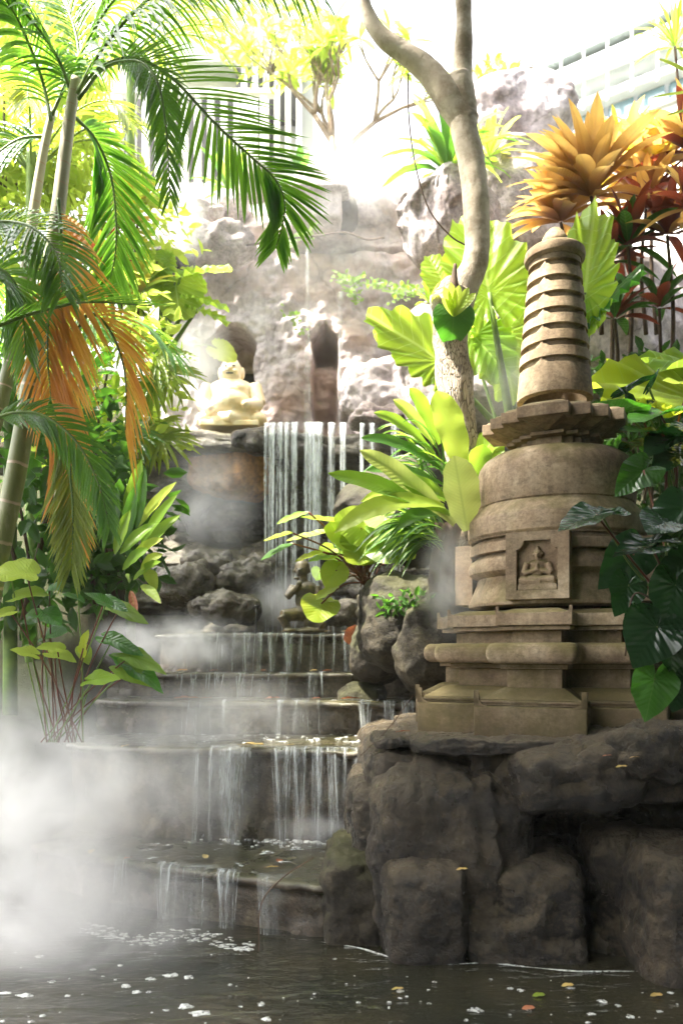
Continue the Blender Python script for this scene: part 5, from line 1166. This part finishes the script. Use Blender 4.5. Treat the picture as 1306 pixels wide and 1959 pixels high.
def waterfall(name, lab, xy, zt, zb, specs, mat='thin', seed=0, v=.12):
    e = catmull(np.c_[xy, np.zeros(len(xy))], 300)[:, :2]; px = CX+e[:, 0]/e[:, 1]*F
    i0 = int(np.argmin(np.abs(px-specs[0][0]))); t_ = thing(name, lab, 'waterfall', (e[i0][0], e[i0][1], zt))
    r_ = random.Random(seed)
    for (p, wpx, n, k) in specs:
        mb = MB()
        n = max(1, round(n*.6)) if mat != 'fall' else n
        for q in range(n):
            pp = p+r_.uniform(-wpx/2, wpx/2)*(0 if n == 1 else 1); i = int(np.argmin(np.abs(px-pp))); X, Y = e[i]
            wd = pxl(r_.uniform(1.6, 4.5) if n > 1 else wpx, Y)*(1.15 if mat == 'fall' else 1); fanout = (pp-p)/F*Y*k
            stream_geo(mb, X, Y, zt, zb, wd*r_.uniform(.9, 2.2), wd*r_.uniform(.25, .9), v*r_.uniform(.6, 1.2), seed*100+q+int(p), -fanout*1.2+r_.uniform(-.025, .025), )
        if wpx > 12: wd = pxl(wpx*.95, e[int(np.argmin(np.abs(px-p)))][1]); i = int(np.argmin(np.abs(px-p))); vb = MB(); stream_geo(vb, e[i][0], e[i][1]+.012, zt, zb, wd, wd*(1-.3*k), v*.8, seed+int(p)); core(vb.build('veil', M['veil'], t_))
        core(mb.build('stream', M[mat], t_))
    return t_
waterfall('water_curtain', 'three thin veils of water running off the lowest step into the pool', E1, Z1, 0, [(235, 26, 9, -.3), (325, 50, 16, .4), (435, 44, 16, .4), (380, 60, 4, 0), (520, 60, 4, 0)], seed=1)
waterfall('water_curtain', 'wide veil of water from the second step falling into bright foam', E2, Z2, Z1, [(375, 16, 3, .3), (405, 14, 4, .9), (450, 50, 2, 0), (540, 40, 12, .5), (575, 40, 14, .5), (610, 34, 14, .5), (645, 40, 12, .3), (690, 30, 9, 0)], seed=2)
waterfall('water_curtain', 'water running off the third step in a thick pair of strands at its right end', E3, Z3, Z2, [(380, 60, 5, 0), (430, 20, 4, 0), (530, 30, 12, .5), (575, 40, 5, 0), (605, 10, 3, 0), (700, 34, 20, .5), (745, 24, 8, .2), (780, 22, 9, .4)], seed=3)
waterfall('water_curtain', 'short trickles running off the fourth step', E4, Z4, Z3, [(345, 12, 4, 0), (372, 16, 5, .3), (398, 12, 4, 0), (420, 16, 6, .4), (463, 24, 9, .3), (500, 30, 4, 0), (545, 18, 6, .2), (600, 30, 3, 0)], seed=4)
waterfall('water_curtain', 'row of separate trickles pouring off the top step under the dark seated statue', E5, Z5, Z4, [(402, 10, 5, 0), (420, 10, 5, 0), (452, 9, 6, 0), (473, 16, 8, 0), (497, 18, 9, .2), (520, 20, 10, .3), (552, 22, 10, .5), (575, 10, 4, 0), (598, 8, 3, 0), (618, 12, 5, 0), (636, 10, 4, 0), (662, 14, 6, 0), (680, 8, 2, 0)], seed=5)
UX = ydirect([(480, 8.74), (560, 8.7), (650, 8.72), (780, 8.78), (900, 8.9)], 0)
fl = waterfall('tall_waterfall', 'tall waterfall falling in broad white strands from the rock ledge into the top basin', UX, ZL+.01, Z5+.02,
    [(508, 4, 2, 0), (522, 10, 7, 0), (536, 7, 6, 0), (549, 6, 5, 0), (565, 14, 6, .5), (590, 10, 9, 0), (608, 20, 12, .4), (635, 5, 4, 0), (655, 9, 6, .2), (692, 9, 5, 0), (712, 6, 4, 0), (755, 12, 5, 0)], mat='fall', seed=6, v=.14)
mb = MB()
for (p, w_, s) in [(600, 12, 3)]:
    Y = 8.7; stream_geo(mb, (p-CX)/F*Y, Y+.02, ZL+.01, Z5, pxl(w_, Y), pxl(w_*.8, Y), .16, s)
core(mb.build('water_sheet', M['fall'], fl))
cl = waterfall('cliff_trickle', 'thin white trickle running down the cliff between the two niches', ydirect([(560, 9.75), (620, 9.75)], 0), zat(470, 9.75), ZL, [(590, 8, 5, 0)], seed=7, v=.0)
cl2 = waterfall('cliff_trickle', 'second thin trickle right of the narrow niche', ydirect([(640, 9.72), (720, 9.72)], 0), zat(560, 9.72), ZL, [(652, 6, 2, 0)], seed=8, v=.0)

# foam and floating flecks (countless: one object each)
def fleck(mb, x, y, z, rx, ry, seed=0, h=.006, n=14):
    r_ = random.Random(seed); V = [(x, y, z+h)]
    for k in range(n):
        a = 6.283*k/n; q = 1+.28*math.sin(a*2+r_.random()*6)+r_.uniform(-.15, .15); V.append((x+rx*q*math.cos(a), y+ry*q*math.sin(a), z+h*.9 if False else z+h*.55))
    m = len(V)
    for k in range(n): p = V[1+k]; V.append((x+(p[0]-x)*1.1, y+(p[1]-y)*1.1, z-.002))
    Fc = [(0, 1+k, 1+(k+1) % n) for k in range(n)]+[(1+k, m+k, m+(k+1) % n, 1+(k+1) % n) for k in range(n)]
    mb.add(V, Fc)
def onz(px, py, z=0): Y = (EH-z)*F/(py-HY); return (px-CX)/F*Y, Y
mb = MB(); ri = random.Random(3)
for (px, py, w_) in [(328, 1866, 26), (362, 1870, 18), (290, 1873, 17), (240, 1886, 18), (262, 1898, 16), (12, 1900, 18), (50, 1904, 26), (355, 1926, 24), (318, 1933, 12), (385, 1939, 34), (500, 1921, 14), (510, 1950, 18), (75, 1830, 12), (230, 1847, 10), (100, 1878, 12), (465, 1815, 30), (285, 1898, 10), (765, 1896, 13), (830, 1879, 8), (975, 1891, 11), (995, 1895, 14), (1090, 1890, 15), (910, 1932, 22), (1150, 1916, 14), (1260, 1935, 12), (1130, 1940, 14), (685, 1918, 6), (744, 1917, 6), (820, 1920, 6), (1205, 1945, 14), (1010, 1932, 10), (640, 1835, 6), (60, 1955, 10), (440, 1884, 8), (130, 1905, 10)]:
    x, y = onz(px, py); fleck(mb, x, y, 0, w_/F*y*.55, w_/F*y*.55*ri.uniform(.5, .9), px, .004)
for k in range(60):
    px = ri.uniform(0, 1306); py = 1800+160*ri.random()**.7
    if px > 560 and py < 1862: continue
    x, y = onz(px, py); s = .003+.008*ri.random()**3; fleck(mb, x, y, 0, s*1.4, s, k, .003, 8)
for k in range(150):
    px = ri.uniform(150, 490); py = 1772+26*ri.random()+.05*(px-150)+8*math.sin(px*.03); x, y = onz(px, py); s = .003+.010*ri.random()**2; fleck(mb, x, y, 0, s*2.2, s, k, .004, 9)
tagit(mb.build('pool_foam', M['foam'], None, loc=(0, 3.5, 0)), 'white foam flecks floating on the dark pool', 'foam', None, 'stuff')
mb = MB()
for k in range(170):
    px = ri.uniform(430, 660) if k % 3 else ri.uniform(330, 450); py = 1604+6*ri.gauss(0, 1)+(px-430)*.05; x, y = onz(px, max(py, 1592), Z1); s = .004+.013*ri.random()**2; fleck(mb, x, y, Z1+.012, s*2, s*1.3, k, .008, 9)
for k in range(60):
    px = ri.uniform(330, 700); y = ri.uniform(5.4, 5.95); s = .004+.012*ri.random()**2; fleck(mb, (px-CX)/F*y, y, Z2+.012, s*2, s, k, .004, 8)
tagit(mb.build('step_foam', M['foam'], None, loc=(0, 5.2, Z1)), 'churned white foam where the falls land on the steps', 'foam', None, 'stuff')
# splash mounds at the foot of the tall fall
# fallen leaves
FL = [(393, 1647, Z1, 'fallen', 'yellow leaf lying in the middle of the lowest step'), (535, 1655, Z1, 'fallenr', 'tan leaf on the lowest step near the mossy rock'), (520, 1668, Z1, 'fallen', 'small curled leaf close to the edge of the lowest step'), (175, 1637, Z1, 'fallen', 'yellow leaf half lost in mist on the left of the lowest step'), (245, 1650, Z1, 'fallenr', 'broad brown leaf at the left lip of the lowest step'),
      (240, 1435, Z2, 'fallen', 'pale leaf at the misty left of the second step')]
def fallen(x, y, z, s, mat, lab, a=None, group='fallen leaves'):
    a = ri.uniform(0, 6.28) if a is None else a; d = np.array([math.cos(a), math.sin(a)*.8, 0]); c = np.array([x, y, z+.012])
    g_ = strip(c-d*s/2, c+d*s/2+[0, 0, .006], np.array([J(.3), J(.2), 1]), s*.48, 'oblong', 8, 4, sag=.003, cup=.2, wave=.05)
    return tagit(mobj('fallen_leaf', g_[0], g_[1], M[mat], None, g_[2], loc=c), lab, 'leaf', group)
for px, py, z, mt, lab in FL: x, y = onz(px, py, z); fallen(x, y, z+.012, .085, mt, lab)
def lipleaf(xy, z, px, mt, s, lab, back=.05):
    e = catmull(np.c_[xy, np.zeros(len(xy))], 300)[:, :2]; pp = CX+e[:, 0]/e[:, 1]*F; i = int(np.argmin(np.abs(pp-px))); fallen(e[i][0], e[i][1]+back, z+.012, s, mt, lab, ri.uniform(-.4, .4))
lipleaf(E2, Z2, 478, 'fallen', .2, 'long yellow leaf lying on the lip of the second step'); lipleaf(E2, Z2, 552, 'fallen', .06, 'round pale leaf right of the long yellow leaf on the second step')
lipleaf(E3, Z3, 355, 'fallenr', .2, 'long tan leaf at the left end of the third step'); lipleaf(E3, Z3, 520, 'fallenr', .13, 'tan leaf at the middle of the third step lip'); lipleaf(E3, Z3, 670, 'fallenr', .15, 'flat pinkish leaf near the right of the third step lip'); lipleaf(E3, Z3, 605, 'fallenr', .07, 'small upright red leaf on the third step lip'); lipleaf(E3, Z3, 392, 'fallenr', .1, 'brown leaf next to the long tan leaf on the third step')
for px, q in ((345, 'left end'), (408, 'left quarter'), (500, 'middle, under the fall'), (600, 'right half'), (625, 'part just right of the middle'), (680, 'right end')): lipleaf(E4, Z4, px, ri.choice(['fallenr', 'fallen']), ri.uniform(.05, .11), 'dry leaf on the fourth step lip, '+q)
for px, q in ((405, 'left end'), (545, 'part left of the dark statue'), (625, 'part right of the dark statue'), (660, 'right end')): lipleaf(E5, Z5, px, ri.choice(['fallenr', 'fallen']), ri.uniform(.05, .09), 'dry leaf on the top step lip, '+q)
x, y = P(678, 1215, 6.95)[:2]; g_ = strip(P(672, 1235, 6.95), P(680, 1195, 6.9), np.array([0, -1, .2]), .17, 'oblong', 8, 4, cup=.5, wave=.1); tagit(mobj('fallen_leaf', g_[0], g_[1], M['fallenr'], None, g_[2], loc=P(675, 1215, 6.9)), 'large curled red brown leaf hanging at the right end of the top step', 'leaf', 'fallen leaves')
for (px, py, Y, s, mt, lab) in [(770, 1405, 4.2, .08, 'fallenr', 'pinkish curled leaf on the broken slab by the stupa base'), (1212, 1455, 3.75, .05, 'fallen', 'tiny pale leaf on the outcrop under the dark climber'), (1188, 1473, 3.7, .06, 'fallen', 'yellow leaf on the bulging front of the overhanging rock'), (1160, 1452, 3.8, .05, 'fallenr', 'tiny red leaf on the outcrop left of the pale one'), (883, 1669, 3.82, .06, 'fallen', 'bright orange leaf resting above the rounded lower rock')]:
    c = P(px, py, Y); fallen(c[0], c[1], c[2], s, mt, lab, 0)
for (px, py, mt, lab) in [(1255, 1908, 'fallen', 'orange yellow leaf floating at the right of the pool'), (1030, 1908, 'bright', 'narrow green leaf floating on the pool below the outcrop'), (760, 1896, 'fallen', 'cream leaf floating below the rounded rock'), (1010, 1933, 'fallenr', 'pink brown leaf floating near the bottom edge'), (1085, 1889, 'fallen', 'pale leaf floating right of centre on the pool')]:
    x, y = onz(px, py); fallen(x, y, -.006, .06, mt, lab, 0)
# waterline foam along the outcrop
pp = [(555, 1795), (600, 1800), (680, 1812), (725, 1825), (780, 1840), (850, 1845), (930, 1842), (1010, 1850), (1100, 1858), (1190, 1858), (1245, 1860), (1262, 1878), (1310, 1890)]
V, f, U = tube([(*onz(a, b), 0.0) for a, b in pp], .0045, 160, 6, rough=1.3, seed=5, flat=.4); tagit(mobj('waterline_foam', V, f, M['foam'], None, U, loc=(.9, 3.8, 0)), 'thin line of pale froth along the foot of the dark outcrop', 'foam', None, 'stuff')
# fog jet nozzle
nz = thing('fog_nozzle', 'thin upright metal pipe with small spray head left of the tall waterfall foot', 'nozzle', P(490, 1210, 7.3))
V, f, U = tube([P(490, 1212, 7.3), P(490, 1165, 7.3)], .006, 8, 8); mobj('pipe', V, f, M['dark'], nz, U)
V, f = ellips(P(490, 1160, 7.3), (.02, .02, .016)); mobj('spray_head', V, f, M['dark'], nz)

# ================================================================ FIGURES
def body(name, mat, par, prims, vox, sm_=2):
    mb = MB()
    for p in prims:
        if p[0] == 'e': V, f = ellips(p[1], p[2], 20, 14, p[3] if len(p) > 3 else 0); mb.add(V, f)
        else: V, f, _ = tube([p[1], p[2]], [p[3], p[4]], 8, 14); mb.add(V, f)
    o = mb.build(name, M[mat], par); bm_fix(o); remesh(o, vox, sm_); return o
# golden seated figure
GB = P(443, 821, 9.15); u = .84/125     # metres per photo pixel of height
gd = thing('golden_statue', 'pale golden laughing seated figure with a large belly in the wide niche', 'statue', GB)
g = lambda x, z, y=0: GB+np.array([x*u, y*u, z*u])
body('figure', 'gold', gd, [
    ('e', g(0, 30), (48*u, 34*u, 22*u)), ('e', g(0, 42, -10), (36*u, 30*u, 27*u)), ('e', g(0, 68, 0), (42*u, 26*u, 22*u)), ('e', g(0, 60, -8), (34*u, 24*u, 18*u)),
    ('e', g(-14, 66, -20), (14*u, 8*u, 10*u)), ('e', g(14, 66, -20), (14*u, 8*u, 10*u)), ('c', g(0, 78), g(0, 96), 15*u, 14*u), ('e', g(0, 103, -4), (19*u, 19*u, 21*u)), ('e', g(0, 92, -8), (18*u, 15*u, 10*u)),
    ('e', g(-20, 100, 0), (4*u, 5*u, 11*u)), ('e', g(20, 100, 0), (4*u, 5*u, 11*u)), ('e', g(0, 101, -23), (4*u, 5*u, 4*u)), ('e', g(-9, 97, -18), (6*u, 6*u, 5*u)), ('e', g(9, 97, -18), (6*u, 6*u, 5*u)), ('e', g(0, 120, -2), (12*u, 12*u, 6*u)),
    ('c', g(-40, 76), g(-50, 42, -8), 14*u, 13*u), ('c', g(40, 76), g(50, 42, -8), 14*u, 13*u), ('c', g(-50, 42, -8), g(-34, 28, -30), 12*u, 9*u), ('c', g(50, 42, -8), g(32, 34, -30), 12*u, 9*u),
    ('e', g(-32, 27, -34), (8*u, 7*u, 7*u)), ('e', g(30, 34, -34), (8*u, 7*u, 7*u)), ('c', g(-44, 14, 0), g(8, 11, -34), 17*u, 11*u), ('c', g(46, 14, 0), g(0, 13, -30), 17*u, 12*u), ('e', g(-46, 14, -8), (17*u, 20*u, 14*u)), ('e', g(48, 14, -8), (17*u, 20*u, 14*u))], .0095, 1)
for s in (-1, 1): V, f = ellips(g(7*s, 106, -21.5), (3*u, 2*u, 1.2*u)); mobj('eye', V, f, M['dark'], gd)
V, f = ellips(g(0, 93, -22), (7*u, 2*u, 1.8*u)); mobj('mouth', V, f, M['dark'], gd)
V, f = boxm(GB[0]-52*u, GB[0]+52*u, GB[1]-34*u, GB[1]+34*u, GB[2]-.02, GB[2]+7*u); bevel(mobj('base', V, f, M['gold'], gd, smooth=False), .015, 3)
# dark kneeling statue
SB = P(585, 1212, 7.25); u2 = 7.25/F
st = thing('child_statue', 'dark bronze kneeling child statue holding its hands to its chest on the top step', 'statue', SB)
h = lambda px, py, y=0: P(px, py, 7.25)+np.array([0, y*u2, 0])
body('figure', 'bronze', st, [
    ('e', h(578, 1090), (13*u2, 13*u2, 15*u2)), ('e', h(578, 1083, 3), (14.5*u2, 14*u2, 12*u2)), ('e', h(574, 1096, -9), (8*u2, 6*u2, 8*u2)), ('e', h(573, 1092, -15), (2.5*u2, 3*u2, 3*u2)), ('e', h(563, 1092, 2), (2.5*u2, 4*u2, 4*u2)), ('e', h(592, 1092, 2), (2.5*u2, 4*u2, 4*u2)),
    ('c', h(579, 1100), h(582, 1114), 7*u2, 8*u2), ('e', h(585, 1128), (24*u2, 14*u2, 17*u2)), ('e', h(582, 1148), (18*u2, 14*u2, 22*u2)), ('e', h(582, 1170), (21*u2, 16*u2, 16*u2)), ('e', h(600, 1190, 6), (22*u2, 22*u2, 20*u2)),
    ('c', h(562, 1122), h(550, 1143, -6), 9*u2, 7.5*u2), ('c', h(550, 1143, -6), h(572, 1122, -18), 7.5*u2, 5*u2), ('e', h(574, 1118, -20), (6*u2, 5*u2, 6*u2)), ('e', h(568, 1108, -18), (6*u2, 4*u2, 3*u2)),
    ('c', h(606, 1124), h(612, 1146, -8), 9*u2, 7*u2), ('c', h(612, 1146, -8), h(594, 1150, -20), 7*u2, 5*u2), ('e', h(590, 1150, -22), (6*u2, 5*u2, 5*u2)),
    ('c', h(575, 1175), h(540, 1178, -16), 14*u2, 11*u2), ('c', h(540, 1178, -16), h(552, 1204, -12), 10*u2, 8*u2), ('c', h(598, 1182), h(618, 1200, -10), 14*u2, 10*u2), ('e', h(556, 1207, -18), (12*u2, 12*u2, 5*u2)),
    ('e', h(590, 1207, 0), (36*u2, 22*u2, 7*u2))], .0085, 1)
for dx in (-5, 4): V, f = ellips(h(574+dx, 1089, -13.5), (2*u2, 1.5*u2, 1*u2)); mobj('eye', V, f, M['dark'], st)

# ================================================================ BUILDINGS
def part_box(name, par, mat, x0, x1, y0, y1, z0, z1, bv=.01, **k):
    V, f = boxm(x0, x1, y0, y1, z0, z1); o = mobj(name, V, f, M[mat], par, smooth=False, **k); bm_fix(o); return bevel(o, bv, 1) if bv else o
# screen of white slats, upper left, with a dark louvre and a pale green wall
YB = 14.0
def pb(px0, px1, py0, py1, Y=YB, d=.1): a = P(px0, py1, Y); b = P(px1, py0, Y); return a[0], b[0], Y, Y+d, a[2], b[2]
bl = thing('pavilion', 'pale green walled pavilion behind the palm with dark openings and white posts', 'building', P(450, 400, YB))
part_box('wall', bl, 'pale', *pb(330, 585, -30, 118, YB+.4, 3))
part_box('wall', bl, 'white', *pb(180, 600, 350, 480, YB+.4, 3))
part_box('opening', bl, 'dark', *pb(452, 575, 118, 228, YB+.45, .2), 0)
part_box('opening', bl, 'dark', *pb(225, 520, 180, 350, YB+.62, .2), 0)
part_box('wall', bl, 'white', *pb(200, 600, 100, 350, YB+.9, 2))
for x in range(462, 576, 21): part_box('post', bl, 'white', *pb(x, x+10, 110, 300, YB+.2, .12))
for x in range(222, 520, 25): part_box('post', bl, 'white', *pb(x, x+12, 170, 385, YB-.1, .12))
part_box('rail', bl, 'white', *pb(215, 525, 168, 178, YB-.12, .16)); part_box('rail', bl, 'white', *pb(450, 580, 106, 114, YB+.15, .2))
# far building with rounded eave, gutter brackets and a band of windows, upper right
fb = thing('glass_roofed_building', 'pale building with rounded grey eave and blue window band at the upper right', 'building', P(1150, 260, 16))
A0, A1 = P(960, 232, 17.0), P(1480, 20, 13.5)
def along(t, dy=0, dz=0): return A0+(A1-A0)*t+np.array([0, dy, dz])
def bar(name, z0, z1, y0, y1, mat, t0=0, t1=1, n=2):
    a = along(t0); b = along(t1); V = [a+[0, y0, z0], a+[0, y1, z0], a+[0, y1, z1], a+[0, y0, z1], b+[0, y0, z0], b+[0, y1, z0], b+[0, y1, z1], b+[0, y0, z1]]
    o = mobj(name, V, [(0, 3, 2, 1), (4, 5, 6, 7), (0, 1, 5, 4), (1, 2, 6, 5), (2, 3, 7, 6), (3, 0, 4, 7)], M[mat], fb, smooth=False); bm_fix(o); return o
V, f, U = tube([along(-.1, .1, .25), along(1.1, .1, .25)], .34, 10, 20); mobj('eave', V, f, M['roof'], fb, U)
bar('fascia', .62, .72, -.3, 1.5, 'roof'); bar('rail', -.12, -.04, -.5, -.42, 'white'); bar('beam', -.5, -.34, -.2, .5, 'white')
bar('wall', -6.5, -.92, .05, 1.8, 'white')
for k in range(9): bar('window', -.9, -.52, .1, .2, 'glass', .02+k*.11, .12+k*.11-.012)
bar('sill', -.97, -.9, -.05, .3, 'white')
for k in range(11): bar('bracket', -.7, .66, -.46, -.41, 'white', .05+k*.09, .056+k*.09)
# ================================================================ MIST
def mist(name, label, c, r, dens, **k):
    V, f = ellips((0, 0, 0), (1, 1, 1), 32, 20); m = mist_mat(name+'_volume', dens, **k)
    me = bpy.data.meshes.new(name); me.from_pydata(V.tolist(), [], [tuple(map(int, q)) for q in f]); me.materials.append(m)
    o = bpy.data.objects.new(name, me); C.objects.link(o); o.location = tuple(c); o.scale = tuple(r); bm_fix(o)
    tagit(o, label, 'mist', 'banks of artificial mist', 'stuff'); return o
mist('mist', 'thick white bank of mist over the left end of the lower steps', (P(60, 1535, 4.5)), (1.55, .75, .95), 4.4, nscale=2.2, lo=.36, hi=.7)
mist('mist', 'thinner mist trailing right along the face of the second step', (P(330, 1480, 4.85)), (.95, .4, .5), 1.1, nscale=3.0, lo=.38, hi=.7)
mist('mist', 'mist drifting low over the pool at the left edge', (P(60, 1760, 4.0)), (1.3, .7, .55), 4.0, nscale=2.0)
mist('mist', 'fog jet streaming left from the nozzle across the top step', (P(330, 1230, 6.7)), (1.0, .5, .34), 7.0, nscale=3.5, lo=.38, hi=.7)
mist('mist', 'wisps of mist over the middle of the stairs', (P(420, 1380, 5.6)), (.95, .6, .5), 1.8, nscale=2.5)
mist('mist', 'steam in front of the wide niche left of the golden figure', (P(375, 700, 8.2)), (.5, .5, .9), 4.6, nscale=2)
mist('mist', 'spray at the foot of the tall waterfall', (P(530, 1150, 8.1)), (.5, .45, .42), 5.0, nscale=3)
mist('mist', 'steam on the cliff top left of the rock fern', (P(700, 330, 9.4)), (1.0, .8, .55), 1.3, nscale=2)
mist('mist', 'bright steam under the arching frond at the cliff edge', (P(365, 430, 8.6)), (.3, .5, .6), 2.5, nscale=2)
mist('mist', 'mist under the ledge in the dark hollow', (P(400, 960, 7.9)), (.7, .6, .85), 1.6, nscale=2.5)
mist('mist', 'wisp of mist curling up beside the stupa bell on the left', (P(865, 1110, 4.7)), (.28, .25, .5), 4.0, nscale=4)
mist('mist', 'mist around the tops of the big leaves right of the trunk', (P(965, 740, 5.6)), (.35, .3, .5), 1.6, nscale=3)
mist('mist', 'thin luminous veil of steam in front of the pale cliff', (P(560, 480, 9.0)), (2.1, .5, 1.7), .4, nscale=1.5, lo=.2, hi=.8)
mist('mist', 'low spray where the second step fall lands', (P(600, 1590, 4.95)), (.4, .16, .16), 5.0, nscale=5)
# ================================================================ HAZE
hz, hf = boxm(-153, 153, -153, 153, -1.5, 16)
o = mobj('haze', hz, hf, None or M['white'], None, smooth=False, kind='stuff'); o.data.materials.clear(); bm_fix(o)
m, t = newmat('haze_air'); pv = nd(t, 'ShaderNodeVolumePrincipled'); pv.inputs['Color'].default_value = (.95, .97, 1, 1); pv.inputs['Density'].default_value = .0012; pv.inputs['Anisotropy'].default_value = .3
oo = nd(t, 'ShaderNodeOutputMaterial'); t.links.new(pv.outputs[0], oo.inputs['Volume']); o.data.materials.append(m)
